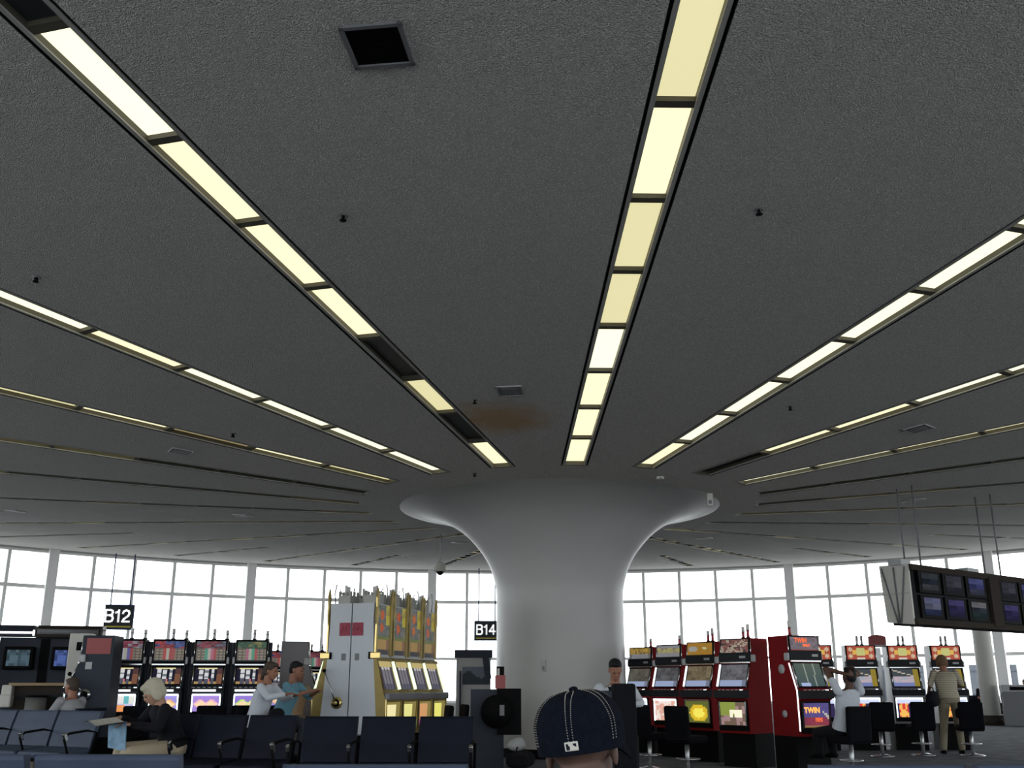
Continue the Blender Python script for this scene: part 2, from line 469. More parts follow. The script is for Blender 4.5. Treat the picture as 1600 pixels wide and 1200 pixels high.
def build_column():
    mb = MB()
    prof = [(1.22, 0), (1.22, .16), (1.18, .17), (1.17, 1.0), (1.165, 2.0), (1.165, 2.7), (1.19, 2.95), (1.26, 3.2), (1.35, 3.4), (1.47, 3.58), (1.62, 3.76),
            (1.80, 3.93), (2.03, 4.09), (2.32, 4.22), (2.66, 4.32), (2.95, 4.365), (3.06, 4.385)]
    # smooth the flare with catmull-rom
    P = []
    for i in range(len(prof) - 1):
        p0 = prof[max(i - 1, 0)]; p1 = prof[i]; p2 = prof[i + 1]; p3 = prof[min(i + 2, len(prof) - 1)]
        st = 4 if i > 4 else 1
        for k in range(st):
            t = k / st
            P.append(tuple(0.5 * ((2 * p1[q]) + (-p0[q] + p2[q]) * t + (2 * p0[q] - 5 * p1[q] + 4 * p2[q] - p3[q]) * t * t + (-p0[q] + 3 * p1[q] - 3 * p2[q] + p3[q]) * t ** 3) for q in (0, 1)))
    P.append(prof[-1])
    mb.lathe(P, 'column', 96)
    t = thing('column', 'huge pale grey mushroom column flaring into the ceiling', 'column', (CX, CY, 0))
    mb.obj('shaft', t)
    mb = MB(); mb.lathe([(1.235, 0), (1.235, .15), (1.20, .155)], 'black', 96); mb.obj('base_skirt', t)

# ---------------------------------------------------------------- recessed strip lights
def strip_panel_state(j, k, short):
    """which lamp tone each panel has; j 0..20 counted to the right, k from the column outwards"""
    jj = j if j <= 10 else j - 21
    if short:
        return random.choice(['lamp_off', 'lamp_off', 'lamp_d'])
    if jj == 0: return ['lamp_b', 'lamp_b', 'lamp_b', 'lamp_a', 'lamp_c', 'lamp_c', 'lamp_b', 'lamp_c'][k] if k < 8 else 'lamp_b'
    if jj == -1: return ['lamp_b', 'lamp_off', 'lamp_c', 'lamp_off', 'lamp_b', 'lamp_b', 'lamp_b', 'lamp_a', 'lamp_off', 'lamp_off'][k] if k < 10 else 'lamp_b'
    if jj == -2: return 'lamp_b' if k == 4 else 'lamp_a'
    if jj == 1: return 'lamp_a' if k > 0 else 'lamp_b'
    if jj == 2: return 'lamp_off' if k == 0 else ('lamp_b' if k < 3 else 'lamp_a')
    if jj == 3: return 'lamp_a' if k < 2 else 'lamp_b'
    if jj == -3: return ['lamp_c', 'lamp_b', 'lamp_d', 'lamp_b', 'lamp_c'][k] if k < 5 else 'lamp_b'
    if jj == -4: return 'lamp_off' if k < 3 else 'lamp_c'
    if jj == 4: return 'lamp_off'
    if jj == 5: return 'lamp_d' if k % 3 else 'lamp_off'
    rr = random.random()
    return 'lamp_d' if rr < .45 else ('lamp_c' if rr < .55 else 'lamp_off')

def build_strips():
    x_slope = math.atan(SL); cs = math.cos(x_slope)
    P = PITCH / cs
    cache = {}
    def housing(n):
        if ('h', n) in cache: return cache[('h', n)]
        L = n * P; mb = MB()
        for s in (-1, 1):
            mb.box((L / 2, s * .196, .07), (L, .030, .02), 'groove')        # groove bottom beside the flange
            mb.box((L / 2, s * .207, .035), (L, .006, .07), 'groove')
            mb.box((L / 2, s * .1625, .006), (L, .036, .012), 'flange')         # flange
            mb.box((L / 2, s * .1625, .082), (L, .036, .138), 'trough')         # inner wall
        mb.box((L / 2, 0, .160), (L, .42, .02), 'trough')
        for x in (.02, L - .02):
            mb.box((x, 0, .075), (.04, .29, .15), 'trough')
        cache[('h', n)] = mb.mesh('housing'); return cache[('h', n)]
    dv = MB(); dv.box((0, 0, .044), (.078, .288, .046), 'trough'); dvm = dv.mesh('divider')
    lens = {}
    for k in ('lamp_a', 'lamp_b', 'lamp_c', 'lamp_d', 'lamp_off'):
        mb = MB(); mb.box((P / 2, 0, .070), (P - .078, .288, .012), k); lens[k] = mb.mesh('diffuser')
    names_r = {0: 'running overhead just right of centre to the column', 1: 'first to the right of the overhead one', 2: 'second to the right of the overhead one',
               3: 'third to the right of the overhead one', 4: 'fourth to the right of the overhead one, unlit', 5: 'fifth to the right of the overhead one'}
    ordn = ['', 'first', 'second', 'third', 'fourth', 'fifth', 'sixth', 'seventh', 'eighth', 'ninth', 'tenth']
    def one(j, short):
        ang = PHI0 + (j + (.5 if short else 0)) * AL
        r0 = R_SH if short else R_IN; n = 7 if short else 15
        d = cdir(ang); p = cpt(r0, ang, cz(r0))
        jj = j if j <= 10 else j - 21
        if not short:
            if jj == 0: lab = 'long strip light overhead just right of centre, every panel lit'
            else: lab = 'long recessed strip light, the %s one %s of the overhead strip' % (ordn[abs(jj)], 'left' if jj < 0 else 'right')
        else:
            side = 'right' if jj >= 0 else 'left'; q = jj + 1 if jj >= 0 else -jj
            lab = 'short outer strip light in the %s gap %s of the overhead strip' % (ordn[q] if q <= 10 else 'eleventh', side)
        t = thing('ceiling_light', lab, 'ceiling light', p, 0, 'short outer strip lights' if short else 'long strip lights radiating from the column')
        t.rotation_euler = Matrix.Rotation(0, 3, 'Z').to_euler()
        # local x outward and up the slope
        xa = (d * cs + Vector((0, 0, math.sin(x_slope)))).normalized(); ya = Vector((-d.y, d.x, 0)); za = xa.cross(ya)
        t.rotation_euler = Matrix((xa, ya, za)).transposed().to_euler()
        o = bpy.data.objects.new('housing', housing(n)); COL.objects.link(o); o.parent = t
        for k in range(n):
            st = strip_panel_state(j, k, short)
            e = bpy.data.objects.new('diffuser', lens[st]); COL.objects.link(e); e.parent = t; e.location = (k * P, 0, 0)
            if st == 'lamp_off': e['label'] = 'unlit dark panel'
            if k: 
                v = bpy.data.objects.new('divider', dvm); COL.objects.link(v); v.parent = t; v.location = (k * P, 0, 0)
    for j in range(21): one(j, False)
    for j in SHORT: one(j, True)

build_ceiling(); build_shell(); build_windows(); build_column(); build_strips()
# ---------------------------------------------------------------- ceiling fittings
def on_ceiling(name, label, cat, x, y, mb_fn, group=None, rz=None):
    r = math.hypot(x - CX, y - CY); d = Vector((x - CX, y - CY, 0)) / r
    cs = math.cos(math.atan(SL)); xa = Vector((d.x * cs, d.y * cs, math.sin(math.atan(SL)))); ya = Vector((-d.y, d.x, 0)); za = xa.cross(ya)
    t = thing(name, label, cat, (x, y, cz(r)), 0, group)
    t.rotation_euler = Matrix((xa, ya, za)).transposed().to_euler()
    mb_fn(t)
    return t
def vent_dark(t):
    mb = MB()
    for a, b, c, d in ((-.19, 0, .03, .41), (.19, 0, .03, .41), (0, -.19, .41, .03), (0, .19, .41, .03)): mb.box((a, b, -.008), (c, d, .02), 'grey')
    mb.obj('frame', t)
    mb = MB(); mb.box((0, 0, .0), (.36, .36, .006), 'black')
    for k in range(11): mb.box((-.165 + k * .033, 0, -.004), (.006, .36, .006), 'black')
    mb.obj('grille', t)
def vent_light(t):
    mb = MB()
    for a, b, c, d in ((-.16, 0, .02, .34), (.16, 0, .02, .34), (0, -.16, .34, .02), (0, .16, .34, .02)): mb.box((a, b, -.006), (c, d, .018), 'lightgrey')
    mb.obj('frame', t)
    mb = MB(); mb.box((0, 0, -.004), (.31, .31, .01), 'grey'); mb.box((0, 0, -.012), (.2, .2, .01), 'grey'); mb.obj('grille', t)
def sprinkler(t):
    mb = MB(); mb.cyl((0, 0, -.006), .045, .008, 'grey', 16); mb.obj('rose', t)
    mb = MB(); mb.cyl((0, 0, -.045), .013, .045, 'black', 10); mb.cyl((0, 0, -.052), .03, .005, 'black', 12)
    mb.box((.018, 0, -.03), (.005, .006, .04), 'black'); mb.box((-.018, 0, -.03), (.005, .006, .04), 'black'); mb.obj('head', t)
on_ceiling('ceiling_vent', 'black square air grille in the ceiling at upper left of centre', 'ceiling vent', -0.87, 5.63, vent_dark)
q1 = R_IN + 2.5 * PITCH + .08
def ring_pos(r, j): p = cpt(r, PHI0 + j * AL, 0); return p.x, p.y
for j, w in ((-.5, 'just left of the overhead strip, by the brown stain'), (-3.5, 'left, between third and fourth strips'), (2.5, 'right, between second and third strips'), (5.5, 'right, beside the column flare'),
             (-6.5, 'left, beside the column flare'), (8.5, 'beyond the column to the right'), (-9.5, 'beyond the column to the left')):
    on_ceiling('ceiling_vent', 'small pale square air diffuser ' + w, 'ceiling vent', *ring_pos(7.05, j), vent_light, 'small pale ceiling diffusers of the inner ring')
for j, w in ((-6.5, 'at the far left'), (9.5, 'far right of the column'), (-9.5, 'far left of the column'), (-8.5, 'above the left hand slot machines'), (8.5, 'above the right hand slot machines'), (7.5, 'near the hanging screens')):
    on_ceiling('ceiling_vent', 'pale square air diffuser by the windows, ' + w, 'ceiling vent', *ring_pos(13.4 if j == -6.5 else 18.3, j), vent_light, 'pale ceiling diffusers of the outer ring')
for x, y, w in ((-1.43, 7.79, 'left of the overhead strip, upper middle'), (2.07, 7.67, 'right of the overhead strip, upper middle'), (-4.63, 9.11, 'near the left edge of view'),
                (3.63, 12.68, 'between first and second strips on the right'), (-0.47, 12.33, 'above the brown stain'), (-4.02, 14.14, 'between third and fourth strips on the left'), (-0.59, 15.77, 'just in front of the column flare')):
    on_ceiling('sprinkler', 'small dark ceiling sprinkler ' + w, 'sprinkler', x, y, sprinkler, 'ceiling sprinklers')
def dome_cam():
    x, y = -1.62, 23.0; zc = cz_at(x, y)
    t = thing('dome_camera', 'pale dome camera hanging on a thin rod left of the column', 'security camera', (x, y, 3.62))
    mb = MB(); mb.cyl((0, 0, .2), .018, zc - 3.62 - .21, 'lightgrey', 10); mb.obj('rod', t)
    mb = MB(); mb.lathe([(0, .24), (.06, .24), (.115, .19), (.125, .06), (.15, .05), (.15, .03), (0, .03)], 'offwhite', 20); mb.obj('housing', t)
    mb = MB(); mb.ell((0, 0, .03), (.085, .085, .085), 'black', 16); mb.obj('dome', t)
dome_cam()
def small_box(name, label, cat, p, d, m, rz=0):
    t = thing(name, label, cat, p, rz); mb = MB(); mb.box((0, 0, 0), d, m, bev=.01); mb.obj('housing', t)
    mb = MB(); mb.box((0, -d[1] / 2 - .006, -d[2] * .2), (d[0] * .5, .012, d[2] * .3), 'grey'); mb.obj('bracket' if name != 'thermostat' else 'display', t); return t
small_box('loudspeaker', 'small white box speaker hanging at the right rim of the column flare', 'speaker', (3.43, 17.29, 4.25), (.1, .1, .22), 'offwhite', R_(-10))
small_box('smoke_detector', 'small white box on the ceiling at the front right column rim', 'detector', (2.39, 16.0, cz_at(2.39, 16.0) - .025), (.12, .09, .05), 'offwhite')
p = cpt(1.19, R_(-14), 1.5); dd = cdir(R_(-14))
small_box('thermostat', 'tiny pale switch box on the column face', 'switch', (p.x, p.y, p.z), (.07, .04, .2), 'lightgrey', math.atan2(dd.y, dd.x) + PI / 2)

# ---------------------------------------------------------------- hanging signs
def V2(a, b): return (a, b)
def gate_sign(txt, x, y, z, w, h, rz):
    zc = cz_at(x, y)
    t = thing('gate_sign', 'dark hanging gate sign reading %s in white' % txt, 'sign', (x, y, z), rz)
    mb = MB(); mb.box((0, 0, 0), (w, .12, h), 'signedge'); mb.obj('box', t)
    mb = MB(); mb.box((0, -.063, 0), (w * .93, .01, h * .9), 'signface'); f = mb.obj('face', t)
    mb = MB(); mb.box((0, -.071, -h * .38), (w * .86, .008, h * .055), 'signyellow'); mb.obj('stripe', t)
    gl = {'B': [[(0, 0), (0, 1)], [(0, 1), (.38, 1), (.54, .93), (.58, .78), (.52, .62), (.38, .55), (0, .55)], [(.38, .55), (.56, .46), (.62, .28), (.56, .08), (.40, 0), (0, 0)]],
          '1': [[(.34, 0), (.34, 1)], [(.34, .98), (.26, .84), (.08, .78)]],
          '2': [[(.02, .72), (.08, .90), (.28, 1), (.50, .92), (.56, .72), (.48, .52), (.14, .24), (.02, .02), (.60, .02)]],
          '4': [[(.46, 0), (.46, 1), (.02, .30), (.66, .30)]]}
    Hh = h * .46; x0 = -Hh * 1.12
    for i, ch in enumerate(txt):
        mb = MB(); ox = x0 + Hh * (.0, .74, 1.40)[i]
        for st in gl[ch]:
            for a, b in zip(st[:-1], st[1:]):
                pa = V2(ox + a[0] * Hh, -Hh / 2 + a[1] * Hh + .04); pb = V2(ox + b[0] * Hh, -Hh / 2 + b[1] * Hh + .04)
                dx, dz = pb[0] - pa[0], pb[1] - pa[1]; L = math.hypot(dx, dz) or 1; wd = Hh * .085; nx, nz = -dz / L * wd, dx / L * wd; ex, ez = dx / L * wd * .6, dz / L * wd * .6
                mb.xprism([(pa[0] - ex + nx, pa[1] - ez + nz), (pa[0] - ex - nx, pa[1] - ez - nz), (pb[0] + ex - nx, pb[1] + ez - nz), (pb[0] + ex + nx, pb[1] + ez + nz)], -.078, -.066, 'signwhite')
        mb.obj('letter', t)
    for s in (-1, 1):
        xx = s * w * .33
        mb = MB(); mb.tube([(xx, 0, h / 2), (xx, 0, zc - z)], .022, 'signedge', 8); mb.obj('rod', t)
gate_sign('B12', -14.42, 37.9, 3.62, 1.02, .90, R_(18))
gate_sign('B14', -1.02, 42.0, 3.34, 1.02, .78, R_(3))

def rows(*r):
    """artwork from a small grid of colour rows, top row first"""
    def fn(u, v):
        a = r[min(len(r) - 1, int((1 - v) * len(r)))]
        return a[min(len(a) - 1, int(u * len(a)))]
    return fn
def hsh(*a):
    n = math.sin(sum(x * k for x, k in zip(a, (127.1, 311.7, 74.7)))) * 43758.5453
    return n - math.floor(n)

def info_display():
    t = thing('flight_information_display', 'long dark hanging bank of flight monitors with a braced pale end panel', 'monitor bank', (6.80, 17.45, 2.16), R_(38))
    L, dep, hh = 8.6, .55, 1.0
    mb = MB(); mb.prism([(0, 0), (.05, hh), (dep, hh), (dep * .75, 0)], 0.02, L, 'midgrey'); mb.obj('cabinet', t)
    mb = MB(); mb.box((L / 2, -.02, hh - .04), (L, .06, .10), 'brown'); mb.box((L / 2, -.02, .05), (L, .06, .10), 'brown'); mb.obj('rail', t)
    # pale end panel with three braces
    mb = MB(); mb.prism([(0, 0), (.0, hh), (dep, hh + .02), (dep * .9, .05)], -.03, .015, 'offwhite'); e = mb.obj('end_panel', t)
    mb = MB()
    for y0, y1 in ((.06, .22), (.27, .25), (.50, .28)): mb.tube([(-.045, y0, hh - .03), (-.045, y1, .03)], .014, 'grey', 6)
    mb.box((-.045, dep / 2, hh * .52), (.012, dep * .9, .02), 'lightgrey'); mb.obj('brace', t)
    mb = MB(); mb.box((.05, .2, hh + .05), (.3, .25, .1), 'lightgrey'); mb.obj('top_box', t)
    mb = MB(); mb.box((2.3, .2, hh + .05), (.4, .25, .1), 'lightgrey'); mb.obj('top_box', t)
    pics = [((.05, .06, .07), (.03, .04, .06), (.10, .11, .12)), ((.06, .06, .08), (.09, .09, .12), (.05, .05, .07)), ((.10, .11, .28), (.07, .08, .22), (.09, .10, .16)),
            ((.16, .17, .30), (.20, .21, .32), (.05, .07, .16)), ((.08, .07, .2), (.05, .045, .14), (.05, .05, .13)), ((.20, .20, .22), (.05, .06, .08), (.04, .07, .07))]
    k = 0
    for un in range(3):
        for c in range(3):
            for rw in range(2):
                x = .22 + un * 2.75 + c * .78; z = .14 + rw * .42
                mb = MB(); mb.box((x + .33, -.0, z + .17), (.70, .08, .38), 'black'); mo = mb.obj('monitor', t)
                pc = pics[(c + 3 * (1 - rw) + un) % 6]
                mb = MB(); mb.art((x + .07, -.045, z + .03), (.52, 0, 0), (0, 0, .29), lambda u, v, pc=pc: tuple(q * (.30 + .35 * hsh(int(u * 2), int(v * 6), 3)) for q in pc[min(2, int((1 - v) * 3))]), 8, 12, 'artscreen'); mb.obj('screen', mo)
        if un < 2:
            mb = MB(); mb.box((.22 + un * 2.75 + 2.52, -.03, hh / 2), (.34, .08, hh - .1), 'brown'); mb.obj('divider_panel', t)
    for x in (.6, 3.4, 6.2):
        for y in (.12, .42):
            wx = 6.80 + x * math.cos(R_(38)) - y * math.sin(R_(38)); wy = 17.45 + x * math.sin(R_(38)) + y * math.cos(R_(38))
            mb = MB(); mb.tube([(x, y, hh), (x, y, cz_at(wx, wy) - 2.16)], .016, 'grey', 6); mb.obj('hanger_rod', t)
info_display()

# ---------------------------------------------------------------- slot machines
def slot_machine(label, loc, rz, side='slate', kind='video', art=None, group=None, candles=((-.02, .17), (.10, .12)), tall=0.0, lever=False, poster=False, discs=False, seed=1, text=None, trimcol='chrome'):
    t = thing('slot_machine', label, 'slot machine', loc, rz, group)
    w = .25 if kind == 'reel' else .285
    zt = 1.87 + tall
    reel = kind == 'reel'
    zb0, zb1 = (.80, 1.06) if reel else (.60, .96)
    zs0, zs1 = (1.20, 1.46) if reel else (1.16, 1.48)
    zg0, zg1 = (1.54, zt - .03) if reel else (1.66, zt - .02)
    mb = MB(); mb.box((0, .05, .24), (2 * w + .02, .48, .48), 'black'); mb.obj('stand', t)
    prof = [(.30, .48), (.30, zt), (-.13, zt), (-.15, zs1 + .03), (-.26, zs0 - .03), (-.35, zs0 - .06), (-.36, zb1 + .04), (-.29, zb1), (-.27, .48)]
    mb = MB(); mb.prism(prof, -w, w, side); cab = mb.obj('cabinet', t)
    if reel:
        pass
    if reel and group:
        mb = MB(); mb.box((0, .17, 1.16), (.606, .25, 1.36), 'slate'); mb.obj('gap_filler', t)  # dark box added to block window light in the gaps between machines
    # front face dark panels
    mb = MB()
    mb.prism([(-.135, zs1 + .05), (-.135, zt - .005), (-.145, zt - .005), (-.158, zs1 + .05)], -w + .015, w - .015, 'black')
    mb.prism([(-.155, zs1 + .01), (-.262, zs0 - .02), (-.275, zs0 - .02), (-.168, zs1 + .01)], -w + .015, w - .015, 'black')
    mb.prism([(-.275, .52), (-.295, zb1 - .005), (-.305, zb1 - .005), (-.285, .52)], -w + .015, w - .015, 'black')
    mb.obj('front_panel', cab)
    A = art or {}
    # belly glass
    gy0, gy1 = -.296, -.311
    mb = MB(); mb.art((-w + .06, gy0, zb0), (2 * w - .12, 0, 0), (0, gy1 - gy0, zb1 - zb0 - .03), A.get('belly', rows(((.5, .4, .3),))), 16, 12, A.get('bm', 'art')); bg_ = mb.obj('belly_glass', t)
    if A.get('frame', True):
        fm = A.get('fm', 'glow')
        mb = MB()
        mb.box((-w + .045, gy0 - .008, (zb0 + zb1) / 2 - .015), (.022, .012, zb1 - zb0 - .01), fm)
        mb.box((w - .045, gy0 - .008, (zb0 + zb1) / 2 - .015), (.022, .012, zb1 - zb0 - .01), fm)
        if A.get('topbar', True): mb.box((0, gy1 - .008, zb1 - .018), (2 * w - .08, .014, .028), fm)
        mb.obj('belly_frame', t)
    # deck
    mb = MB(); mb.prism([(-.37, zb1 + .03), (-.375, zs0 - .07), (-.262, zs0 - .035), (-.262, zb1 + .03)], -w - .005, w + .005, 'midgrey'); dk = mb.obj('button_deck', t)
    mb = MB()
    for k in range(6): mb.box((-.2 + .08 * k, -.33, zs0 - .056), (.045, .03, .02), 'glow' if k == 5 else 'lightgrey')
    mb.obj('buttons', dk)
    if reel:
        mb = MB(); mb.box((-.03, -.382, zb1 + .045), (2 * w - .16, .016, .03), 'tube'); mb.obj('light_bar', dk)
    # screen or reels
    def slant(u, v): return Vector((-w + .045 + u * (2 * w - .09), -.272 + .105 * v - .004, zs0 + v * (zs1 - zs0)))
    p0, p1, p2 = slant(0, 0), slant(1, 0), slant(0, 1)
    mb = MB(); mb.art(p0, p1 - p0, p2 - p0, A.get('screen', rows(((.1, .1, .12),))), 20, 14, 'artscreen'); mb.obj('reel_window' if reel else 'screen', t)
    mb = MB()
    for sx in (-1, 1):
        x = sx * (w - .022)
        mb.tube([(x, -.28, zs0 - .02), (x, -.165, zs1 + .02)], .012, trimcol, 8)
        mb.tube([(sx * (w - .005), -.15, zs1 + .04), (sx * (w - .005), -.135, zt - .01)], .008, trimcol, 8)
    mb.box((0, -.168, zs1 + .03), (2 * w - .02, .02, .018), trimcol)
    mb.obj('trim', t)
    if not reel and A.get('sidelight'):
        mb = MB(); a = slant(-.06, .0); b = slant(-.06, 1)
        mb.tube([a + Vector((0, -.012, 0)), b + Vector((0, -.012, 0))], .017, 'glow', 8); mb.obj('side_light', t)
    # visor
    if not reel:
        mb = MB(); mb.box((0, -.165, zs1 + .11), (2 * w + .01, .05, .13), 'midgrey', bev=.008); vs_ = mb.obj('visor', t)
        mb = MB(); mb.box((w * .55, -.193, zs1 + .11), (.11, .006, .035), 'lightgrey'); mb.obj('badge', vs_)
    for sx in (-1, 1):
        mb = MB(); mb.box((sx * (w + .018), -.12, zs1 + .09), (.036, .10, .11), 'lightgrey', bev=.02); mb.obj('side_speaker', t)
    # top glass
    yy0, yy1 = (-.166, -.150) if reel else (-.166, -.153)
    mb = MB(); mb.art((-w + .03, yy0, zg0), (2 * w - .06, 0, 0), (0, yy1 - yy0, zg1 - zg0), A.get('top', rows(((.3, .2, .2),))), 20, 14, A.get('tm', 'art')); tg = mb.obj('top_glass', t)
    for k, (cx_, h) in enumerate(candles):
        cx_ = cx_ * 1.0
        mb = MB(); mb.cyl((cx_, .02, zt), .035, .02, 'black', 12); mb.cyl((cx_, .02, zt + .02), .022, h * .5, 'candle_r' if side == 'red' else 'candle_w', 12); mb.cyl((cx_, .02, zt + .02 + h * .5), .024, h * .5, 'candle_w', 12)
        mb.cyl((cx_, .02, zt + .02 + h * .5 - .004), .026, .008, 'black', 12)
        mb.obj('signal_candle', t)
    if lever:
        mb = MB(); mb.cyl((0, 0, 0), .001, .001, 'chrome', 3)
        mb = MB(); L = Matrix.Translation((w + .02, -.03, 1.05)) @ Matrix.Rotation(PI / 2, 4, 'Y')
        mb.T = L; mb.cyl((0, 0, -.02), .085, .03, 'chrome', 24); mb.cyl((0, 0, .01), .05, .03, 'black', 20); mb.T = None
        mb.tube([(w + .05, -.03, 1.05), (w + .06, -.24, 1.32)], .010, 'chrome', 8); mb.ell((w + .06, -.25, 1.335), (.03, .03, .03), 'black', 12)
        mb.obj('lever', t)
    if poster:
        mb = MB(); mb.box((w + .004, .09, 1.72), (.006, .34, .22), 'pink'); mb.box((w + .006, -.02, 1.45), (.01, .09, .10), 'lightgrey'); mb.obj('side_sticker', t)
    if discs:
        mb = MB()
        for z, r in ((1.40, .065), (.78, .05)):
            mb.T = Matrix.Translation((-w - .006, .03, z)) @ Matrix.Rotation(PI / 2, 4, 'Y'); mb.cyl((0, 0, -.004), r, .01, 'lightgrey', 20)
        mb.T = None; mb.obj('lock_cover', t)
        mb = MB(); mb.tube([(-w - .012, -.15, zs1), (-w - .012, -.28, 1.1), (-w - .012, -.285, .55)], .010, 'tube', 8); mb.obj('edge_light', t)
    if text:
        for (tx, size, x, z, part, m_) in text:
            yv = -.1605 if part == 'top' else (gy0 + gy1) / 2 - .008
            text_obj(tx, size, .002, m_, 'lettering', tg if part == 'top' else bg_, (x, yv, z), bold=.004)
    return t

def top_reel(c1, c2, mid, seed):
    def fn(u, v):
        if v > .62: return tuple(q * (.35 + .65 * hsh(int(u * 10), int(v * 14), seed)) for q in (c1 if hsh(int(u * 6), int(v * 8), seed + 2) > .4 else c2))
        if v < .10: return (.03, .04, .05)
        if .30 < u < .70:
            k = int((u - .30) / .4 * 4)
            return (mid[0], (.62, .6, .52), mid[1], (.5, .12, .12))[k]
        return (.42, .38, .26) if (int(v * 14) % 2 and int(u * 20) % 3) else (.20, .16, .15)
    return fn
def reels(seed):
    def fn(u, v):
        if v > .84: return (.95, .82, .42) if .1 < u < .78 else (.05, .04, .05)
        if u > .8: return (.22, .10, .06) if v < .6 else (.10, .05, .05)
        for k in range(3):
            a = .16 + k * .21
            if a < u < a + .145:
                if v > .25: return (.75, .76, .78) if int(v * 9 + seed + k) % 3 else (.20, .22, .25)
                return (.10, .10, .14)
        if v < .14: return (.45, .30, .12)
        return (.75, .2, .25) if (.38 < u < .55 and v < .3) else (.015, .015, .03)
    return fn
def belly_a(u, v):
    if v > .5: return ((.9, .85, .6), (.7, .08, .05), (.85, .82, .8), (.15, .5, .55), (.8, .8, .75))[min(4, int(u * 5))]
    return (.9, .35, .12) if (abs(u - .5) < .2 and v < .4) else (.62, .6, .85)
def belly_b(a, b):
    def fn(u, v):
        d = min(abs(u - .3), abs(u - .7)) + abs(v - .45)
        if d < .22: return (1.0, .72, .45)
        if d < .34: return a
        return b
    return fn
GS = 'reel slot machines in the row under the B12 sign'
sx = [(-5.96, 16.22), (-5.35, 16.34), (-4.74, 16.46), (-4.13, 16.58)]
arts = [dict(top=top_reel((.45, .10, .16), (.5, .42, .5), ((.7, .7, .7), (.2, .2, .5)), 1), screen=reels(0), belly=belly_a, tm='artlow'),
        dict(top=top_reel((.55, .08, .10), (.12, .16, .45), ((.6, .1, .1), (.5, .1, .1)), 2), screen=reels(1), belly=belly_b((.9, .5, .2), (.35, .30, .75)), tm='artlow'),
        dict(top=top_reel((.40, .10, .14), (.22, .22, .30), ((.12, .42, .30), (.62, .2, .3)), 3), screen=reels(2), belly=belly_b((.9, .5, .6), (.40, .25, .7)), tm='artlow'),
        dict(top=top_reel((.10, .22, .14), (.30, .32, .14), ((.55, .2, .3), (.14, .45, .3)), 4), screen=reels(1), belly=belly_b((.5, .8, .2), (.30, .20, .65)), tm='artlow')]
labs = ['reel slot machine with red and blue top glass, first from the left in its row', 'reel slot machine behind the white haired reader, red and blue top glass',
        'reel slot machine with green and pink stripes on its top glass, third in the row', 'reel slot machine with dark green top glass, beside the woman in white']
for k in range(4):
    slot_machine(labs[k], (*sx[k], 0), R_(11), 'slate', 'reel', arts[k], GS, seed=k, candles=((.02, .15), (.22, .13)))
slot_machine('slate sided slot machine seen from its side, pink sticker and chrome lever', (-6.06, 15.22, 0), R_(-84), 'slate', 'reel', arts[0], None, lever=True, poster=True, candles=((-.2, .13),))
slot_machine('grey slot machine seen side on between the dark green machine and the castle machines', (-3.50, 17.25, 0), R_(100), 'purplegrey', 'reel', arts[2], None, candles=(), poster=False)
for k in range(3):
    slot_machine(['far slot machine with a pink top glass behind the man in light blue', 'far slot machine behind the grey side panel, left of its two neighbours', 'far slot machine with red top glass just left of the white castle panel'][(1, 0, 2)[k]],
                 (-4.75 + .68 * k, 21.6 + .1 * k, 0), R_(12), 'slate', 'reel', arts[(1, 2, 0)[k]], 'far slot machines seen left of the castle machines', candles=((-.1, .12), (.12, .12)))

# red row right of the column
def gold_top(u, v):
    g = hsh(int(u * 12), int(v * 6), 7)
    if v > .45: return (.75 * g + .2, .45 * g + .15, .10)
    return (.45, .45, .48) if abs(u - .5) < .4 else (.3, .28, .3)
def silver_top(u, v):
    g = hsh(int(u * 14), int(v * 6), 3)
    return (.55 * g + .3, .50 * g + .25, .25) if .35 < v < .8 else (.45, .45, .48)
def lamp_top(u, v):
    if (u - .22) ** 2 + (v - .5) ** 2 * .5 < .03: return (.6, .58, .55)
    if (u - .68) ** 2 + (v - .55) ** 2 < .01: return (1.0, .9, .45)
    return (.55 + .2 * hsh(int(u * 9), int(v * 7), 5), .33, .05)
def face_top(u, v):
    g = hsh(int(u * 10), int(v * 5), 9) * .6 + hsh(int(u * 20), int(v * 14), 9) * .4
    return (.65, .58, .45) if g > .62 else ((.35, .14, .12) if g > .3 else (.08, .05, .06))
def vid(c, seed, glow=(.35, .42, .62)):
    def fn(u, v):
        if v < .28: return glow if u < .85 else (.2, .22, .3)
        g = hsh(int(u * 5), int(v * 5), seed) * .6 + hsh(int(u * 20), int(v * 14), seed) * .4
        return tuple(q * (.35 + .6 * g) for q in c)
    return fn
def belly_white(u, v): return (.88, .92, .97) if (v > .72 or u < .12) else (.62, .66, .76)
def belly_pink(u, v):
    g = hsh(int(u * 12), int(v * 8), 2); return (.95, .8, .75) if g > .5 else (.80, .45, .35)
def belly_yellow(u, v):
    d = (u - .55) ** 2 + (v - .45) ** 2
    return (1.0, .85, .12) if d < .06 else ((.75, .5, .03) if d < .16 else (.12, .14, .03))
def belly_script(u, v):
    if .30 < v < .68 and .35 < u < .9 and hsh(int(u * 16), int(v * 6), 4) > .35: return (1.0, .95, .70)
    if v > .4 and u < .6: return (.25, .30, .06)
    return (.16, .11, .08) if hsh(int(u * 8), int(v * 6), 6) > .4 else (.35, .22, .22)
GR = 'red sided video slot machines beside the column'
RR = [(2.53, 19.75), (2.88, 18.55), (3.23, 17.38), (3.56, 16.22)]
